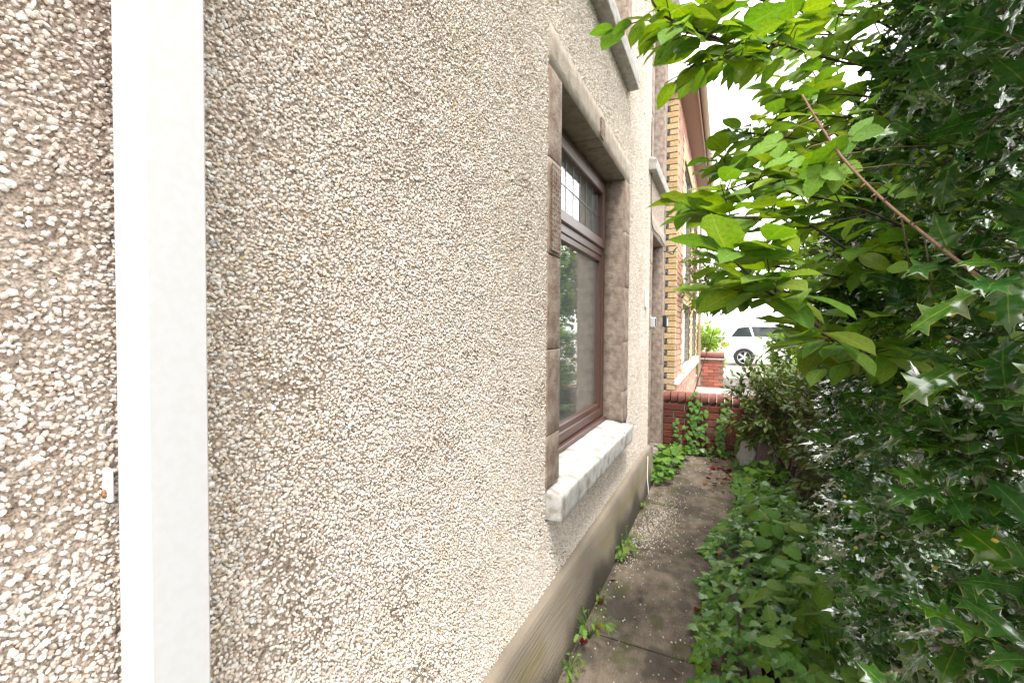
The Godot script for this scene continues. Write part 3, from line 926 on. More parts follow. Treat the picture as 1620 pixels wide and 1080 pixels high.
	for z in [-S + 0.035, -S + 0.06]:
		quad(st, Vector3(-0.40, T + 0.14, z), Vector3(-0.40, T + 0.19, z), Vector3(-1.6, T + 1.0, z), Vector3(-1.6, T - 0.05, z), Vector3(0, 0, 1 if z > -S + 0.05 else -1))
	put("verge_board", done(st), M.white_paint, h)
	put("verge_bar", box(Vector3(-0.42, -0.028, -0.02), Vector3(0.40, 0.028, 0.02), 0.004), M.upvc, h, Transform3D(Basis(Vector3.BACK, 0.30), Vector3(-0.755, T + 0.045, -S + 0.085)))
	var rf := st_new()
	rf.set_smooth_group(-1)
	var zr := [-S + 0.033, -E - 0.1]
	quad(rf, Vector3(-0.33, T + 0.17, zr[0]), Vector3(-0.33, T + 0.17, zr[1]), Vector3(-4, T + 2.6, zr[1]), Vector3(-4, T + 2.6, zr[0]), Vector3(1, 1, 0))
	quad(rf, Vector3(-0.33, T + 0.14, zr[0]), Vector3(-0.33, T + 0.14, zr[1]), Vector3(-4, T + 2.57, zr[1]), Vector3(-4, T + 2.57, zr[0]), Vector3(-1, -1, 0))
	quad(rf, Vector3(-7.6, T + 0.17, zr[0]), Vector3(-7.6, T + 0.17, zr[1]), Vector3(-4, T + 2.6, zr[1]), Vector3(-4, T + 2.6, zr[0]), Vector3(-1, 1, 0))
	put("roof", done(rf), M.slate, h)
	# the next boundary wall beyond its forecourt
	var g := thing("boundary_wall", "short red brick boundary wall with pink coping beyond the forecourt", "wall", "", Vector3(0, 0, -11.45))
	put("mortar", box(Vector3(-0.58, -0.05, -0.006), Vector3(-0.03, 0.64, -0.2)), M.brick_mortar, g)
	var bricks := []
	var bf := box(Vector3(-0.1075, -0.0325, -0.01), Vector3(0.1075, 0.0325, 0.01), 0.003)
	for r in 9:
		var x := -0.46 + (0.1125 if r % 2 else 0.0)
		while x < -0.1:
			bricks.append([at(Vector3(x, 0.0 + r * 0.075, 0.0)), Color(0.34, 0.12, 0.085) * rng.randf_range(0.75, 1.25)])
			x += 0.225
	swarm(g, "bricks", bf, M.brick_any, bricks)
	put("ledge", box(Vector3(-0.58, 0.645, 0.05), Vector3(0.0, 0.675, -0.23), 0.006), M.pale_concrete, g)
	put("coping", tube([Vector3(-0.56, 0.755, -0.09), Vector3(-0.3, 0.755, -0.09), Vector3(-0.01, 0.755, -0.09)], 0.075, 0.075, 12), M.coping[1], g)

# ------------------------------------------------------------------ street beyond
func far_things() -> void:
	# white hatchback standing across the view
	var car := thing("parked_car", "white hatchback car parked beyond the brick walls", "car", "", Vector3(-0.12, 0.10, -17.7))
	M.car_white = mat(col(0.78, 0.79, 0.80), 0.25, 0.5)
	M.car_white.clearcoat_enabled = true
	M.tyre = mat(col(0.025, 0.025, 0.027), 0.8, 0.3)
	M.rim = mat(col(0.5, 0.51, 0.53), 0.3, 0.6)
	M.car_glass = mat(col(0.03, 0.035, 0.04), 0.06, 0.6)
	M.tail = mat(col(0.55, 0.02, 0.015), 0.2, 0.5)
	var low := [Vector2(0.05, 0.28), Vector2(0.0, 0.45), Vector2(0.02, 0.78), Vector2(0.10, 0.98), Vector2(0.9, 1.0), Vector2(2.6, 0.97), Vector2(3.5, 0.88), Vector2(4.0, 0.72), Vector2(4.12, 0.5), Vector2(4.08, 0.28)]
	var arch := []
	for c in [3.32, 0.72]:
		for k in 9: arch.append(Vector2(c + 0.36 * cos(PI * k / 8.0), 0.26 + 0.38 * sin(PI * k / 8.0)))
	var outline := low + arch
	var body := CSGPolygon3D.new()
	body.polygon = PackedVector2Array(outline)
	body.depth = 1.7
	body.material = M.car_white
	body.name = "body"
	car.add_child(body)
	var top := CSGPolygon3D.new()
	top.polygon = PackedVector2Array([Vector2(0.10, 0.97), Vector2(0.42, 1.40), Vector2(0.9, 1.47), Vector2(1.9, 1.45), Vector2(2.75, 0.96)])
	top.depth = 1.46
	top.material = M.car_white
	top.name = "cabin"
	top.position.z = -0.12
	car.add_child(top)
	for w in [[Vector2(0.30, 1.03), Vector2(0.52, 1.34), Vector2(0.86, 1.39), Vector2(0.98, 1.03)], [Vector2(1.04, 1.03), Vector2(0.94, 1.39), Vector2(1.85, 1.38), Vector2(2.45, 1.03)]]:
		var g := CSGPolygon3D.new()
		g.polygon = PackedVector2Array(w)
		g.depth = 1.47
		g.position.z = -0.115
		g.material = M.car_glass
		g.name = "side_window"
		car.add_child(g, true)
	put("tail_light", box(Vector3(-0.01, 0.70, -0.02), Vector3(0.26, 0.84, 0.012), 0.02), M.tail, car)
	put("headlight", box(Vector3(3.8, 0.62, -0.02), Vector3(4.09, 0.74, 0.008), 0.02), M.rim, car)
	for wx in [0.72, 3.32]:
		for side in 2:
			var w := Node3D.new()
			w.name = "wheel"
			w.position = Vector3(wx, 0.31, -0.03 if side == 0 else -1.67)
			car.add_child(w, true)
			var t := TorusMesh.new()
			t.inner_radius = 0.20; t.outer_radius = 0.325; t.rings = 28; t.ring_segments = 10
			put("tyre", t, M.tyre, w, Transform3D(Basis(Vector3.RIGHT, PI / 2).scaled(Vector3(1, 1, 1.5)), Vector3.ZERO))
			var rs := st_new()
			for k in 5:
				for o in [-0.11, 0.11]:
					var a: float = TAU * k / 5.0 + o
					tube_into(rs, [Vector3(0, 0, 0.03), Vector3(cos(a) * 0.21, sin(a) * 0.21, 0.02)], 0.022, 0.016, 5)
			for k in 20:
				var a := TAU * k / 20.0; var b := TAU * (k + 1) / 20.0
				tube_into(rs, [Vector3(cos(a) * 0.21, sin(a) * 0.21, 0.03), Vector3(cos(b) * 0.21, sin(b) * 0.21, 0.03)], 0.016, 0.016, 5)
			put("rim", done(rs), M.rim, w)
			put("hub", tube([Vector3(0, 0, -0.06), Vector3(0, 0, 0.045)], 0.05, 0.04, 10), M.rim, w)
			put("brake_disc", tube([Vector3(0, 0, -0.05), Vector3(0, 0, -0.02)], 0.2, 0.2, 16), M.black, w)

# ------------------------------------------------------------------ plants
func leaves_kinds() -> void:
	K.holly = leaf([[0.0, 0.0, 0.0], [0.11, 0.04, 0.0], [0.29, 0.11, 0.13], [0.185, 0.17, 0.02], [0.19, 0.26, 0.0], [0.37, 0.36, -0.10], [0.235, 0.41, -0.01], [0.225, 0.51, 0.02], [0.36, 0.61, 0.15], [0.19, 0.66, 0.02], [0.155, 0.74, 0.0], [0.25, 0.84, -0.07], [0.085, 0.87, 0.0], [0.0, 1.08, -0.06]], -0.10, 0.16, 0.12, 0.34)
	K.broad = leaf([[0.0, 0.0, 0.0], [0.13, 0.07, 0.0], [0.235, 0.2, 0.01], [0.29, 0.36, 0.0], [0.30, 0.52, -0.012], [0.265, 0.68, 0.008], [0.18, 0.83, 0.0], [0.075, 0.94, 0.0], [0.0, 1.04, -0.02]], 0.16, 0.24, 0.12, 0.10)
	K.broad2 = leaf([[0.0, 0.0, 0.0], [0.15, 0.06, 0.02], [0.27, 0.19, -0.03], [0.33, 0.36, 0.03], [0.335, 0.53, -0.03], [0.28, 0.70, 0.03], [0.17, 0.86, -0.01], [0.06, 0.95, 0.0], [0.0, 1.02, -0.04]], 0.34, -0.08, 0.14, -0.12)
	K.bramble = leaf([[0.0, 0.0, 0.0], [0.17, 0.05, 0.0], [0.27, 0.14, 0.01], [0.25, 0.17, 0.0], [0.34, 0.28, 0.0], [0.31, 0.31, 0.0], [0.37, 0.43, 0.012], [0.335, 0.46, 0.0], [0.36, 0.58, 0.0], [0.30, 0.61, 0.01], [0.29, 0.73, 0.0], [0.22, 0.76, 0.0], [0.17, 0.87, 0.0], [0.0, 1.03, 0.0]], 0.12, 0.12)
	K.ivy = leaf([[0.0, 0.0, 0.0], [0.16, -0.10, 0.0], [0.36, -0.06, -0.01], [0.56, 0.14, -0.03], [0.34, 0.30, 0.0], [0.37, 0.50, 0.0], [0.20, 0.58, 0.01], [0.12, 0.80, 0.0], [0.0, 1.0, -0.02]], -0.12, 0.10, 0.3)
	K.mallow = leaf([[0.0, 0.0, 0.0], [0.16, -0.14, 0.0], [0.34, -0.12, 0.02], [0.36, -0.02, 0.0], [0.52, 0.10, 0.02], [0.49, 0.22, -0.01], [0.58, 0.36, 0.02], [0.47, 0.48, -0.01], [0.46, 0.64, 0.02], [0.32, 0.68, -0.01], [0.25, 0.86, 0.02], [0.13, 0.86, 0.0], [0.0, 0.98, 0.0]], 0.12, 0.18, 0.35)
	K.weed = leaf([[0.0, 0.0, 0.0], [0.12, 0.08, 0.0], [0.26, 0.22, 0.0], [0.14, 0.34, 0.0], [0.28, 0.5, 0.0], [0.13, 0.62, 0.0], [0.18, 0.78, 0.0], [0.0, 1.0, 0.0]], 0.15, 0.2, 0.2)
	K.small = leaf([[0.0, 0.0, 0.0], [0.15, 0.15, 0.0], [0.22, 0.42, 0.0], [0.17, 0.72, 0.0], [0.0, 1.0, 0.0]], 0.2, 0.15)
	# blade colour with paler ribs; u runs across the blade to the margin
	var veined := func(base: Vector3, rib: Vector3, margin: Vector3, count: float, slant: float, ribw: float, mw: float, vein: float) -> ImageTexture:
		return painted(96, 160, func(u: float, v: float) -> Color:
			var f := absf(u - 0.5) * 2.0
			var n := noise.get_noise_2d(u * 40.0, v * 55.0)
			var c := base * (1.0 + 0.28 * n)
			var t: float = fposmod((v - f * slant) * count, 1.0)
			c = c.lerp(rib, vein * smoothstep(0.13, 0.0, absf(t - 0.5)) * (1.0 - 0.5 * f))
			c = c.lerp(rib, smoothstep(ribw, ribw * 0.4, f))
			if mw > 0.0: c = c.lerp(margin, smoothstep(1.0 - mw, 1.0 - mw * 0.35, f))
			if noise.get_noise_2d(u * 70.0 + 500.0, v * 110.0) > 0.47: c = c.lerp(Vector3(0.16, 0.09, 0.03), 0.7)
			return col(maxf(c.x, 0.004), maxf(c.y, 0.004), maxf(c.z, 0.004)))
	M.t_holly = veined.call(Vector3(0.042, 0.14, 0.021), Vector3(0.17, 0.27, 0.05), Vector3(0.20, 0.26, 0.05), 6.0, 0.3, 0.06, 0.10, 0.06)
	M.t_broad = veined.call(Vector3(0.215, 0.36, 0.065), Vector3(0.34, 0.46, 0.16), Vector3.ZERO, 8.0, 0.34, 0.07, 0.0, 0.38)
	M.t_bramble = veined.call(Vector3(0.24, 0.39, 0.06), Vector3(0.36, 0.48, 0.18), Vector3.ZERO, 9.0, 0.3, 0.06, 0.0, 0.45)
	M.t_ivy = veined.call(Vector3(0.08, 0.195, 0.03), Vector3(0.17, 0.28, 0.10), Vector3.ZERO, 4.0, 0.5, 0.09, 0.0, 0.4)
	M.t_mallow = veined.call(Vector3(0.165, 0.31, 0.05), Vector3(0.24, 0.36, 0.12), Vector3.ZERO, 5.0, 0.5, 0.06, 0.0, 0.4)
	M.t_weed = veined.call(Vector3(0.15, 0.26, 0.045), Vector3(0.24, 0.34, 0.1), Vector3.ZERO, 6.0, 0.3, 0.08, 0.0, 0.2)
	M.t_small = veined.call(Vector3(0.10, 0.15, 0.03), Vector3(0.2, 0.22, 0.07), Vector3.ZERO, 6.0, 0.3, 0.12, 0.0, 0.2)
	var kinds := {"holly": [M.t_holly, 0.19, 0.66, Color(0, 0, 0)], "broad": [M.t_broad, 0.42, 0.45, Color(0.98, 1.0, 0.42)], "bramble": [M.t_bramble, 0.5, 0.4, Color(0.8, 0.85, 0.4)], "ivy": [M.t_ivy, 0.36, 0.42, Color(0, 0, 0)], "mallow": [M.t_mallow, 0.55, 0.35, Color(0.8, 0.85, 0.35)], "small": [M.t_small, 0.4, 0.45, Color(0.7, 0.75, 0.3)], "weed": [M.t_weed, 0.5, 0.35, Color(0.7, 0.75, 0.3)]}
	for k in kinds:
		var d: Array = kinds[k]
		M["l_" + k] = leaf_material(d[0], Color.WHITE, d[1], d[2], d[3])
		M["v_" + k] = []
		for t in [Color.WHITE, Color(0.86, 0.92, 0.8), Color(0.96, 0.9, 0.78), Color(0.80, 0.88, 0.86), Color(1.0, 0.97, 0.62), Color(0.66, 0.74, 0.68)]:
			M["v_" + k].append(leaf_material(d[0], t, d[1], d[2], d[3]))
	for m in M.v_holly + [M.l_holly]:
		m.clearcoat_enabled = true
		m.clearcoat = 1.0
		m.clearcoat_roughness = 0.16

func branch(parent: Node, pts: Array, r0: float, r1: float, m: Material, called := "branch") -> Array:
	var c := curve(pts, 0.04)
	put(called, tube(c, r0, r1, 6, 0.15), m, parent)
	return c

func holly_face(s: float, y: float) -> float:
	# where the bush's outer face stands, beside the path
	var x := 0.30 + 0.085 * noise.get_noise_2d(s * 22.0, y * 22.0) + 0.05 * noise.get_noise_2d(s * 60.0 + 9.0, y * 60.0)
	x += 0.20 * maxf(0.0, y - 1.5) ** 1.3
	x += 0.14 * maxf(0.0, 0.75 - y)
	x += 0.75 * maxf(0.0, s - 1.75) ** 1.5 * 0.35
	if s < 0.75: x += 0.35 * (0.75 - s)
	return x

func holly() -> void:
	var h := thing("holly_bush", "tall glossy dark green holly bush with spiny leaves crowding the path", "bush", "", Vector3.ZERO)
	branch(h, [Vector3(0.95, -0.05, -1.3), Vector3(0.93, 0.8, -1.32), Vector3(1.0, 1.8, -1.4), Vector3(0.95, 3.2, -1.35)], 0.05, 0.02, M.bark, "trunk")
	branch(h, [Vector3(1.05, -0.05, -2.0), Vector3(1.0, 0.7, -2.05), Vector3(1.1, 1.9, -2.0), Vector3(1.1, 3.0, -2.1)], 0.045, 0.02, M.bark, "trunk")
	var list := []
	var tints := [Color(1, 1, 1), Color(0.8, 0.85, 0.8), Color(1.15, 1.1, 0.9), Color(0.9, 1.0, 1.05), Color(1.3, 1.25, 1.0), Color(0.7, 0.75, 0.7)]
	var st := st_new()
	for k in 4300:
		var s := 0.30 + 3.3 * rng.randf() ** 1.25
		var y := rng.randf_range(0.04, 3.5)
		var deep: float = rng.randf() ** 1.7 * 0.55
		var p := Vector3(holly_face(s, y) + deep, y, -s)
		if noise.get_noise_3dv(p * Vector3(30, 62, 62)) < -0.16 + 0.5 * maxf(0.0, deep - 0.3) * -1.0: continue
		var d := Vector3(-0.9, 0.30, 0.15) + rv(0.65)
		if p.x - 0.1 < 0.2 and y > 0.3 and p.length() < 0.2: continue
		# keep clear of the lens
		if (p - cam.position).length() < 0.56: continue
		var L := rng.randf_range(0.08, 0.16)
		var base := p - d.normalized() * L
		twig_leaves(list, base, d, L, 7, 0.060 if deep > 0.1 else 0.074, 1.0, 0.0, tints, true)
		if k % 2 == 0 and deep < 0.3: tube_into(st, [base - d.normalized() * 0.08 + Vector3(0.03, -0.01, 0), base, p], 0.0022, 0.0012, 4)
	var keep := []
	for e in list:
		if (e[0].origin - cam.position).length() > 0.5: keep.append(e)
	put("twigs", done(st), M.twig, h).set_meta("kind", "stuff")
	leafage(h, "leaf", "leaves", K.holly, M.v_holly, M.l_holly, keep)
	# spent flower heads at the leaf bases
	var bud := pebble_mesh(8)
	M.bud = mat(col(0.42, 0.34, 0.06), 0.7, 0.3)
	M.bud_brown = mat(col(0.30, 0.19, 0.08), 0.8, 0.3)
	for k in 46:
		var s := rng.randf_range(0.55, 1.7); var y := rng.randf_range(0.35, 1.9)
		var p := Vector3(holly_face(s, y) - 0.01, y, -s)
		if (p - cam.position).length() < 0.55: continue
		put("flower_head", bud, M.bud if k % 3 else M.bud_brown, h, Transform3D(Basis(rv().normalized(), rng.randf() * TAU).scaled(Vector3.ONE * rng.randf_range(0.0022, 0.004)), p))

func broad_tree() -> void:
	var t := thing("broadleaf_tree", "young tree with bright green oval leaves arching over the path", "tree")
	var trunk := [Vector3(1.25, -0.05, -2.9), Vector3(1.2, 0.8, -2.85), Vector3(1.1, 1.6, -2.7), Vector3(0.95, 2.3, -2.5), Vector3(0.85, 3.2, -2.4)]
	branch(t, trunk, 0.045, 0.018, M.bark, "trunk")
	var arms := {
	"a": [Vector3(0.95, 2.2, -2.55), Vector3(0.573, 2.273, -2.182), Vector3(0.303, 2.180, -1.774), Vector3(0.113, 2.069, -1.404), Vector3(-0.008, 1.995, -1.211), Vector3(-0.084, 1.965, -1.085), Vector3(-0.118, 1.945, -1.03)],
	"a2": [Vector3(-0.008, 1.995, -1.211), Vector3(-0.091, 1.982, -1.083), Vector3(-0.138, 1.986, -1.027), Vector3(-0.158, 2.022, -1.008)],
	"a3": [Vector3(0.113, 2.069, -1.404), Vector3(0.051, 2.014, -1.328), Vector3(-0.008, 1.982, -1.255), Vector3(-0.061, 1.958, -1.207)],
	"b": [Vector3(0.92, 2.5, -2.48), Vector3(0.598, 2.351, -2.085), Vector3(0.426, 2.348, -1.893), Vector3(0.255, 2.297, -1.699), Vector3(0.104, 2.252, -1.515), Vector3(-0.012, 2.259, -1.405)],
	"c": [Vector3(1.15, 1.1, -2.78), Vector3(0.7, 1.15, -2.0), Vector3(0.337, 1.235, -1.322), Vector3(0.172, 1.297, -1.034), Vector3(0.095, 1.352, -0.955), Vector3(0.041, 1.396, -0.908), Vector3(0.010, 1.428, -0.883)],
	"c2": [Vector3(1.1, 1.5, -2.72), Vector3(0.7, 1.42, -2.0), Vector3(0.350, 1.441, -1.389), Vector3(0.241, 1.484, -1.228), Vector3(0.171, 1.526, -1.162), Vector3(0.107, 1.545, -1.110), Vector3(0.034, 1.533, -1.041), Vector3(-0.013, 1.537, -1.008)],
	"c3": [Vector3(0.172, 1.297, -1.034), Vector3(0.119, 1.350, -0.988), Vector3(0.074, 1.385, -0.945)],
	"e": [Vector3(1.02, 1.9, -2.62), Vector3(0.440, 1.845, -1.775), Vector3(0.242, 1.850, -1.570), Vector3(0.101, 1.824, -1.392), Vector3(0.017, 1.813, -1.296)],
	"e2": [Vector3(1.05, 1.75, -2.66), Vector3(0.410, 1.696, -1.646), Vector3(0.226, 1.690, -1.447), Vector3(0.081, 1.672, -1.267), Vector3(-0.003, 1.632, -1.171)],
	"f": [Vector3(1.12, 1.45, -2.73), Vector3(0.461, 1.512, -1.444), Vector3(0.316, 1.555, -1.265), Vector3(0.215, 1.575, -1.162), Vector3(0.118, 1.595, -1.117)],
	"g": [Vector3(1.02, 2.0, -2.6), Vector3(0.827, 1.992, -2.185), Vector3(0.564, 2.028, -1.894), Vector3(0.318, 2.015, -1.666), Vector3(0.141, 1.987, -1.526)],
	"h": [Vector3(1.12, 1.4, -2.74), Vector3(0.625, 1.392, -1.851), Vector3(0.352, 1.429, -1.500), Vector3(0.174, 1.441, -1.250), Vector3(0.064, 1.448, -1.142), Vector3(0.001, 1.416, -1.078)],
	"i": [Vector3(1.05, 1.8, -2.66), Vector3(0.627, 1.673, -1.970), Vector3(0.344, 1.714, -1.615), Vector3(0.171, 1.750, -1.478), Vector3(0.050, 1.727, -1.364), Vector3(-0.011, 1.728, -1.302)],
	"j": [Vector3(1.15, 1.2, -2.77), Vector3(0.576, 1.314, -1.936), Vector3(0.317, 1.347, -1.592), Vector3(0.139, 1.410, -1.398), Vector3(0.031, 1.389, -1.291)],
	"m": [Vector3(1.2, 1.0, -2.8), Vector3(0.456, 1.209, -1.686), Vector3(0.266, 1.257, -1.435), Vector3(0.20, 1.29, -1.34)],
	"k": [Vector3(1.0, 2.1, -2.58), Vector3(0.508, 1.989, -1.922), Vector3(0.302, 1.948, -1.657), Vector3(0.156, 1.922, -1.509)],
	}
	var tints := [Color(1, 1, 1), Color(0.85, 0.95, 0.9), Color(1.15, 1.08, 0.8), Color(0.72, 0.85, 0.95), Color(1.35, 1.18, 0.65), Color(0.9, 1, 1)]
	var list := []
	var st := st_new()
	for k in arms:
		var c := branch(t, arms[k], 0.0055, 0.0022, M.twig)
		var n := c.size()
		var i := int(n * (0.35 if n > 14 else 0.1))
		while i < n:
			var d: Vector3 = (c[mini(i + 1, n - 1)] - c[maxi(i - 1, 0)]).normalized()
			var td := (d * 0.6 + d.cross(Vector3.UP).normalized() * (1 if i % 2 else -1) * rng.randf_range(0.3, 0.9) + Vector3.UP * rng.randf_range(-0.35, 0.55)).normalized()
			var L := rng.randf_range(0.05, 0.13)
			if rng.randf() < 0.6:
				tube_into(st, [c[i], c[i] + td * L], 0.0018, 0.001, 4)
				twig_leaves(list, c[i], td, L, rng.randi_range(3, 5), rng.randf_range(0.06, 0.088), 0.8, 0.45, tints)
			i += 1
		twig_leaves(list, c[n - 2], c[n - 1] - c[n - 3], 0.04, 6, 0.088 if k.begins_with("c") else 0.066, 0.8, 0.35, tints)
	# the crown behind and above
	for k in 300:
		var s := rng.randf_range(1.5, 3.1)
		var y := rng.randf_range(1.65, 3.3)
		var x := rng.randf_range(0.10 * s + 0.06 * maxf(0.0, 2.2 - y), 1.5)
		var p := Vector3(x, y, -s)
		var d := Vector3(-0.7, 0.2, 0.2) + rv(0.8)
		var L := rng.randf_range(0.12, 0.24)
		tube_into(st, [p - d.normalized() * 0.15 + Vector3(0.05, -0.02, -0.05), p, p + d.normalized() * L], 0.004, 0.0012, 4)
		twig_leaves(list, p, d, L, rng.randi_range(5, 8), rng.randf_range(0.062, 0.088), 0.9, 0.45, tints)
	var keep := []
	for e in list:
		if (e[0].origin - cam.position).length() > 0.7: keep.append(e)
	put("twigs", done(st), M.twig, t).set_meta("kind", "stuff")
	leafage(t, "leaf", "crown", K.broad, M.v_broad, M.l_broad, keep, 300, K.broad2)

func bramble() -> void:
	var b := thing("bramble", "thorny reddish bramble stem with toothed leaves lying across the holly", "bramble")
	var c := branch(b, [Vector3(0.129, 1.765, -1.049), Vector3(0.156, 1.685, -1.015), Vector3(0.180, 1.616, -0.980), Vector3(0.211, 1.553, -0.949), Vector3(0.237, 1.502, -0.916), Vector3(0.277, 1.432, -0.866), Vector3(0.307, 1.385, -0.835), Vector3(0.335, 1.343, -0.809), Vector3(0.372, 1.302, -0.810), Vector3(0.42, 1.2, -0.83), Vector3(0.62, 0.8, -1.1), Vector3(0.75, -0.02, -1.3)], 0.0021, 0.0034, M.bramble_stem, "stem")
	for i in range(1, c.size() - 1):
		for k in 2:
			var d: Vector3 = (c[i + 1] - c[i]).normalized()
			var o := d.cross(rv()).normalized()
			var p: Vector3 = c[i].lerp(c[i + 1], rng.randf())
			put("thorn", tube([p, p + o * 0.006 + d * 0.0005, p + o * 0.011 + d * 0.003], 0.0022, 0.0002, 5), M.bramble_stem, b)
	for q in [[0.295, 1.414, -1.03], [0.323, 1.368, -1.02], [0.401, 1.334, -0.945], [0.185, 1.601, -1.005], [0.11, 1.63, -1.003], [0.156, 1.599, -1.002], [0.333, 1.598, -1.053], [0.351, 1.643, -1.085], [0.262, 1.555, -1.018], [0.205, 1.659, -1.016], [0.088, 1.68, -1.049], [0.40, 1.29, -0.96]]:
		var p := Vector3(q[0], q[1], q[2])
		var near: Vector3 = c[0]
		for v in c:
			if v.distance_to(p) < near.distance_to(p): near = v
		put("leaf_stalk", tube([near, near.lerp(p, 0.5) + Vector3.UP * 0.006, p], 0.0012, 0.0008, 5), M.bramble_stem, b)
		var d := (p - near + rv(0.02) + Vector3(-0.01, -0.01, 0.03)).normalized()
		var up := (Vector3(-0.3, 0.5, 0.8) + rv(0.25)).normalized()
		var side := up.cross(d).normalized()
		var m: Material = M.v_bramble[rng.randi() % 4]
		var z := rng.randf_range(0.042, 0.06)
		put("leaf", K.bramble, m, b, look(p, d, up, z))
		put("leaf", K.bramble, m, b, look(p - d * 0.004, d * 0.35 + side, up + rv(0.15), z * 0.85))
		put("leaf", K.bramble, m, b, look(p - d * 0.004, d * 0.35 - side, up + rv(0.15), z * 0.85))

func shrub(called: String, label: String, category: String, centre: Vector3, radius: Vector3, shoots: int, size: float, kind: String, tints: Array, group := "", per := 6, most := 300) -> Node3D:
	var h := thing(called, label, category, group, Vector3(centre.x, 0, centre.z))
	var list := []
	var st := st_new()
	var root := Vector3(-0.27, 0, 0.1) if called == "flowering_shrub" else Vector3.ZERO
	var heart := Vector3(0, centre.y, 0)
	for k in (7 if centre.y < 1.5 else 1):
		var e := heart + rv().normalized() * radius * 0.75
		tube_into(st, curve([root + rv(0.03) * Vector3(1, 0, 1), root.lerp(e, 0.5) + rv(0.05), e], 0.1), 0.009, 0.003, 5)
	for k in shoots:
		var v := rv().normalized() * pow(rng.randf(), 0.42)
		v *= 1.0 + 0.35 * noise.get_noise_3dv(v * 14.0 + centre * 9.0)
		var p := heart + v * radius
		if p.y < 0.04: continue
		var d := v + Vector3.UP * 0.4 + rv(0.6)
		var L := rng.randf_range(0.06, 0.12)
		tube_into(st, [p - d.normalized() * 0.12 - v * 0.05, p + d.normalized() * L], 0.0026, 0.001, 4)
		twig_leaves(list, p, d, L, per, size, 0.9, 0.15, tints, true)
	put("stems", done(st), M.twig, h)
	for e in list: e[0].origin += h.position
	var order := list
	var local := []
	for e in order: local.append([Transform3D(e[0].basis, e[0].origin - h.position), e[1], seen(e[0].origin)])
	local.sort_custom(func(a, c): return a[2] < c[2])
	var n := mini(most, local.size())
	for k in n: put("leaf", K[kind], M["v_" + kind][k % 4], h, local[k][0])
	if local.size() > n: swarm(h, "leaves", K[kind], M["l_" + kind], local.slice(n))
	return h

func dark_shrub() -> void:
	var olive := [Color(1, 1, 1), Color(0.7, 0.8, 0.7), Color(0.5, 0.6, 0.5), Color(1.2, 1.0, 0.6), Color(0.8, 0.9, 0.9)]
	shrub("evergreen_shrub", "dark leafy shrub leaning over the low brick wall", "shrub", Vector3(0.56, 0.60, -4.70), Vector3(0.5, 0.44, 0.42), 620, 0.062, "small", olive)
	shrub("evergreen_shrub", "dense dark shrub in the shade behind the holly", "shrub", Vector3(0.86, 0.68, -3.75), Vector3(0.42, 0.8, 0.75), 800, 0.06, "small", olive)
	shrub("leafy_shrub", "loose green shrub in the forecourt just behind the low wall", "shrub", Vector3(0.92, 0.85, -6.3), Vector3(0.5, 0.62, 0.45), 380, 0.085, "broad", [Color(0.5, 0.55, 0.5), Color(0.75, 0.7, 0.45), Color(0.6, 0.65, 0.6)], "", 6, 200)
	shrub("flowering_shrub", "slender shrub with yellowish leaves beside the brick house", "shrub", Vector3(-0.24, 1.98, -6.75), Vector3(0.34, 0.42, 0.4), 190, 0.07, "small", [Color(1.5, 1.25, 0.7), Color(1.2, 1.1, 0.8), Color(1.0, 1.0, 0.9)], "", 6, 60)
	shrub("garden_tree", "bushy green tree standing in the forecourt by the street", "tree", Vector3(1.95, 2.35, -9.5), Vector3(1.15, 0.95, 1.3), 1500, 0.10, "broad", [Color(0.5, 0.55, 0.5), Color(0.35, 0.45, 0.4), Color(0.7, 0.65, 0.4)], "", 6, 0)
	shrub("street_hedge", "yellow green hedge beyond the pink coped wall", "hedge", Vector3(-0.55, 0.75, -14.0), Vector3(0.55, 0.75, 0.8), 260, 0.12, "broad", [Color(1, 1, 0.9), Color(1.1, 1, 0.7)], "", 6, 0)

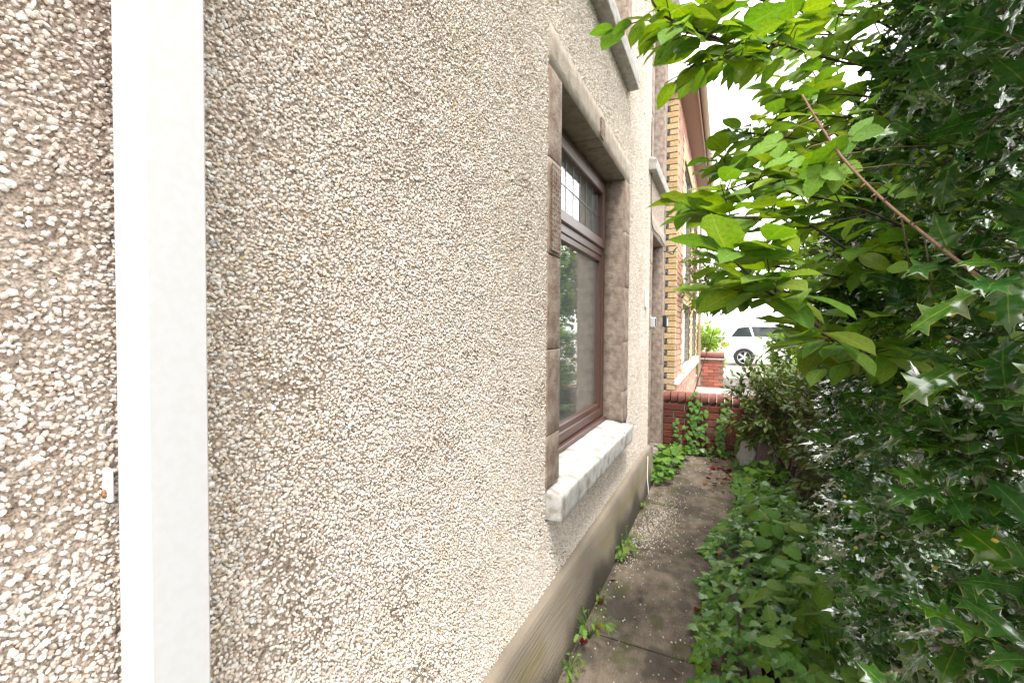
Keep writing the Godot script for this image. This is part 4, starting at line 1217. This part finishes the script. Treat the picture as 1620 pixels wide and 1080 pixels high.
func ivy_bed() -> void:
	var b := thing("ivy", "glossy green ivy spreading from the bed over the path edge", "ivy")
	var list := []
	var tints := [Color(1, 1, 1), Color(0.8, 0.85, 0.85), Color(1.35, 1.2, 0.7), Color(0.5, 0.6, 0.55), Color(0.6, 0.68, 0.6), Color(1.2, 1.15, 0.9), Color(1.0, 1.0, 1.3)]
	for k in 5200:
		var s := rng.randf_range(0.55, 5.0)
		var edge := 0.10 - 0.17 * clampf((3.65 - s) / 0.7, 0.0, 1.0) + 0.06 * noise.get_noise_1d(s * 40.0) - (0.02 if s < 2.2 else 0.0)
		var x := edge + pow(rng.randf(), 1.35) * (0.75 if s < 3.6 else 0.4)
		if s > 3.65 and rng.randf() < 0.5: continue
		var hill := 0.025 + 0.20 * smoothstep(0.0, 0.22, x - edge) * (0.65 + 1.5 * noise.get_noise_2d(x * 34.0, s * 34.0)) * (1.0 if s < 3.4 else 0.45)
		var y := maxf(0.022, hill * (1.0 - 0.5 * pow(rng.randf(), 2.0)))
		var up := (Vector3(-0.35, 0.9, 0.25) + rv(0.45)).normalized()
		var along := (rv() + Vector3(-0.4, -0.25, 0.1)).slide(up)
		list.append([look(Vector3(x, y, -s), along, up, rng.randf_range(0.018, 0.062)), tints[rng.randi() % tints.size()]])
	leafage(b, "leaf", "leaves", K.ivy, M.v_ivy, M.l_ivy, list)
	# ivy on the garden wall
	var w := thing("ivy", "ivy trailing over the brick garden wall", "ivy", "", Vector3(0, 0, -5.14))
	var wl := []
	var stems := st_new()
	for k in 16:
		var x := -0.56 + 1.0 * rng.randf()
		var p := Vector3(x, 0.0, 0.004)
		var pts := [p]
		var top := rng.randf_range(0.25, 0.62) if x < 0.1 else rng.randf_range(0.1, 0.4)
		while p.y < top:
			p += Vector3(rng.randf_range(-0.05, 0.05), rng.randf_range(0.03, 0.07), 0)
			pts.append(p)
			for j in 3:
				if rng.randf() < 0.75: wl.append([look(p + Vector3(rng.randf_range(-0.03, 0.03), rng.randf_range(-0.03, 0.03), rng.randf_range(0.012, 0.035)), Vector3(rng.randf_range(-1, 1), -0.8, 0.3), Vector3(rng.randf_range(-0.4, 0.4), 0.4, 1), rng.randf_range(0.03, 0.055)), tints[rng.randi() % tints.size()]])
		if pts.size() > 1: tube_into(stems, pts, 0.003, 0.0015, 4)
	for k in 150:
		wl.append([look(Vector3(rng.randf_range(-0.58, 0.6), rng.randf_range(0.02, 0.09), rng.randf_range(0.02, 0.12)), rv() + Vector3(0, -0.3, 0.6), Vector3.UP + rv(0.4), rng.randf_range(0.03, 0.055)), tints[rng.randi() % tints.size()]])
	put("stem", done(stems), M.twig, w)
	for i in mini(300, wl.size()): put("leaf", K.ivy, M.v_ivy[i % 4], w, wl[i][0])
	if wl.size() > 300: swarm(w, "leaves", K.ivy, M.l_ivy, wl.slice(300))

func weed(called: String, label: String, group: String, p: Vector3, n: int, size: float, spread: float, height: float, kind: String) -> void:
	var h := thing(called, label, "weed", group, p)
	var st := st_new()
	for k in n:
		var a := rng.randf() * TAU
		var e := Vector3(cos(a) * spread * rng.randf_range(0.2, 1.0), height * rng.randf_range(0.4, 1.0), sin(a) * spread * rng.randf_range(0.2, 1.0))
		tube_into(st, [Vector3.ZERO, e * 0.55 + Vector3.UP * 0.2 * height, e], 0.0018 if size > 0.05 else 0.0009, 0.0008, 4)
		put("leaf", K[kind], M["v_" + kind][rng.randi() % 4], h, look(e, Vector3(e.x, -0.25 * spread, e.z) + rv(0.3 * spread), Vector3.UP + rv(0.35), size * rng.randf_range(0.65, 1.15)))
	put("stalks", done(st), M.l_mallow, h)

func small_plants() -> void:
	var g := "leafy weeds rising out of the ivy"
	for q in [[0.24, 1.55, 0.9], [0.33, 1.75, 1.0], [0.22, 1.95, 1.0], [0.30, 2.2, 1.0], [0.36, 2.5, 0.9], [0.24, 2.65, 0.95], [0.27, 3.0, 1.0], [0.33, 3.3, 0.9], [0.24, 3.75, 0.8], [0.40, 2.0, 1.1], [0.28, 4.3, 0.7]]:
		weed("lobed_weed", "pale green weed with round lobed leaves rising out of the ivy", g, Vector3(q[0], 0.0, -q[1]), 13, 0.085 * q[2], 0.13, 0.34 * q[2], "mallow")
	var spots := [[-0.50, 1.83, 20, 0.03, 0.075, "fern-like green weed growing from the joint at the plinth foot"], [-0.52, 2.10, 9, 0.022, 0.035, "tiny green weed beside a fallen dark red leaf"], [-0.525, 2.60, 24, 0.034, 0.06, "bushy green weed in the middle of the plinth foot"], [-0.53, 2.78, 12, 0.036, 0.05, "upright sprig leaning against the plinth"], [-0.51, 1.60, 12, 0.024, 0.04, "small yellowish weed low at the plinth foot"], [-0.53, 3.35, 10, 0.022, 0.04, "sparse weed beside the white chips at the plinth"], [-0.515, 4.0, 40, 0.04, 0.08, "thick clump of weeds below the white cable"], [-0.50, 4.35, 50, 0.045, 0.10, "large leafy clump beside the doorstep"], [-0.46, 4.75, 36, 0.045, 0.10, "green weeds in the corner by the brick wall"]]
	for q in spots:
		weed("wall_weed", q[5], "weeds along the foot of the house wall", Vector3(q[0], 0.0, -q[1]), int(q[2] * 1.9), q[3] * 1.25, q[4] * 1.5, q[4] * 1.5, "weed" if q[2] < 30 else "mallow")
	# grass in the joints of the path
	var blades := [[-0.14, 1.87, "short grass tuft in the path joint by the ivy"], [-0.02, 1.86, "grass tuft where the joint meets the ivy"], [-0.40, 3.495, "thin grass tuft in the far path joint"], [-0.47, 3.5, "grass tuft in the far joint near the plinth"]]
	M.grass = leaf_material(M.t_small, Color(1.0, 1.0, 0.9), 0.5, 0.4, Color(0.8, 0.9, 0.3))
	for q in blades:
		var st := st_new()
		for k in 60:
			var b := Vector3(rng.randf_range(-0.07, 0.07), -0.006, rng.randf_range(-0.012, 0.012))
			var tip := b + Vector3(rng.randf_range(-0.02, 0.02), rng.randf_range(0.01, 0.032), rng.randf_range(-0.02, 0.02))
			quad(st, b - Vector3(0.0012, 0, 0), b + Vector3(0.0012, 0, 0), tip, tip, Vector3.BACK)
		var o := put("grass_tuft", done(st), M.grass, self, at(Vector3(q[0], 0, -q[1])))
		tag(o, q[2], "grass", "grass in the path joints")

func litter() -> void:
	# fallen leaves, each lying curled on the concrete
	var kinds := {"dark red": mat(col(0.10, 0.010, 0.010), 0.75, 0.2), "orange": mat(col(0.42, 0.12, 0.03), 0.75, 0.2), "brown": mat(col(0.19, 0.075, 0.035), 0.7), "red": mat(col(0.22, 0.03, 0.02), 0.75, 0.2)}
	var curls := {}
	for k in [0, 1]: curls[k] = leaf([[0.0, 0.0, 0.0], [0.2, 0.12, 0.05], [0.33, 0.35, 0.10 + 0.06 * k], [0.30, 0.62, 0.12], [0.14, 0.88, 0.04], [0.0, 1.0, 0.0]], 0.2 + 0.3 * k, -0.15, 0.25)
	var spots := [[-0.522, 2.115, "dark red", "by the small weed at the plinth"], [-0.53, 1.781, "dark red", "beside the fern-like weed"], [-0.503, 1.918, "orange", "between two weeds at the plinth"], [-0.086, 2.903, "red", "at the tip of the ivy edge"], [-0.06, 2.429, "orange", "against the ivy edge"], [-0.086, 2.246, "dark red", "against the ivy edge"], [-0.04, 1.884, "brown", "half under the ivy"], [-0.50, 2.327, "brown", "near the plinth"]]
	for q in spots:
		var o := put("fallen_leaf", curls[rng.randi() % 2], kinds[q[2]], self, look(Vector3(q[0], 0.004, -q[1]), rv() * Vector3(1, 0, 1), Vector3.UP + rv(0.25), rng.randf_range(0.032, 0.048)))
		tag(o, "fallen %s leaf on the concrete %s" % [q[2], q[3]], "leaf", "fallen leaves on the path")
	for k in 34:
		var kind: String = ["dark red", "brown", "red", "brown"][k % 4]
		var o := put("fallen_leaf", curls[k % 2], kinds[kind], self, look(Vector3(rng.randf_range(-0.14, 0.09), 0.004 + 0.004 * (k % 3), -rng.randf_range(3.95, 5.05)), rv() * Vector3(1, 0, 1), Vector3.UP + rv(0.3), rng.randf_range(0.03, 0.06)))
		tag(o, "fallen %s leaf in the drift at the path end by the edging" % kind, "leaf", "drift of fallen leaves at the path end")
	for k in 14:
		var s := rng.randf_range(1.4, 3.6); var x := rng.randf_range(0.0, 0.3)
		var o := put("fallen_leaf", curls[k % 2], kinds["brown"] if k % 3 else kinds["orange"], self, look(Vector3(x, 0.12 + 0.25 * x, -s), rv() * Vector3(1, 0.2, 1), Vector3.UP + rv(0.4), rng.randf_range(0.035, 0.055)))
		tag(o, "dead %s leaf caught on top of the ivy" % ("brown" if k % 3 else "orange"), "leaf", "dead leaves caught in the ivy")
	# pale stone chips shed by the wall
	var chips := []
	for k in 2400:
		var s := 0.9 + 4.2 * rng.randf()
		var x := rng.randf_range(-0.54, 0.09)
		var near := exp(-pow((s - 3.1 - (x + 0.4) * 1.2) / 0.45, 2.0)) * exp(-pow((x + 0.40) / 0.13, 2.0))
		if rng.randf() > 0.22 + near * 1.2 + 0.3 * maxf(0.0, noise.get_noise_2d(x * 40.0, s * 40.0)): continue
		if near > 0.4: s += 0.0
		var r := rng.randf_range(0.0018, 0.005)
		chips.append([Transform3D(Basis(rv().normalized(), rng.randf() * TAU).scaled(Vector3(r, r, r)), Vector3(x, 0.003, -s)), Color(0.68, 0.62, 0.52) * rng.randf_range(0.7, 1.1)])
	for k in 900:
		var s := rng.randfn(3.05, 0.28); var x := rng.randfn(-0.42, 0.06) + (s - 3.05) * 0.12
		if x < -0.535: continue
		var r := rng.randf_range(0.0016, 0.004)
		chips.append([Transform3D(Basis(rv().normalized(), rng.randf() * TAU).scaled(Vector3(r, r, r)), Vector3(x, 0.003, -s)), Color(0.68, 0.62, 0.54) * rng.randf_range(0.75, 1.1)])
	var o := swarm(self, "stone_chips", pebble_mesh(12), M.pebble, chips)
	tag(o, "pale stone chips fallen from the wall scattered over the path", "chips", "", "stuff")
	for q in [[-0.12, 1.78, 0.4, "thin dry twig by the ivy on the path"], [-0.10, 2.12, 1.9, "short reddish twig against the ivy edge"]]:
		var d := Vector3(cos(q[2]), 0.02, sin(q[2])) * 0.06
		var t := put("twig", tube([Vector3(q[0], 0.006, -q[1]) - d, Vector3(q[0], 0.009, -q[1]) + d * 0.1 + Vector3(0, 0, 0.005), Vector3(q[0], 0.006, -q[1]) + d], 0.0024, 0.0014, 5), M.bramble_stem)
		tag(t, q[3], "twig")
	# pale lumps under the shrub
	M.lump = stony(col(0.55, 0.54, 0.53), col(0.72, 0.71, 0.70), col(0.78, 0.78, 0.77), 9.0, 0.3, 140)
	M.lump_pink = stony(col(0.25, 0.12, 0.12), col(0.44, 0.33, 0.34), col(0.62, 0.58, 0.58), 12.0, 0.4, 142)
	for q in [[0.20, 0.16, 4.80, 0.085, "white rounded stone at the path end under the shrub", 0], [0.36, 0.19, 4.82, 0.10, "mottled pink and white stone beside the white one", 1]]:
		var sp := SphereMesh.new()
		sp.radial_segments = 24; sp.rings = 14; sp.radius = 1.0; sp.height = 2.0
		var a := sp.get_mesh_arrays()
		var v: PackedVector3Array = a[Mesh.ARRAY_VERTEX]
		for i in v.size(): v[i] *= (1.0 + 0.45 * noise.get_noise_3dv(v[i] * 9.0 + Vector3.ONE * 30.0 * q[5]) + 0.12 * noise.get_noise_3dv(v[i] * 30.0)) * q[3] * Vector3(0.9, 1.45, 0.8)
		var st := st_new()
		for i in a[Mesh.ARRAY_INDEX]: st.add_vertex(v[i])
		var lump := put("garden_stone", done(st), M.lump_pink if q[5] else M.lump, self, at(Vector3(q[0], q[1] - 0.05, -q[2])))
		tag(lump, q[4], "stone")
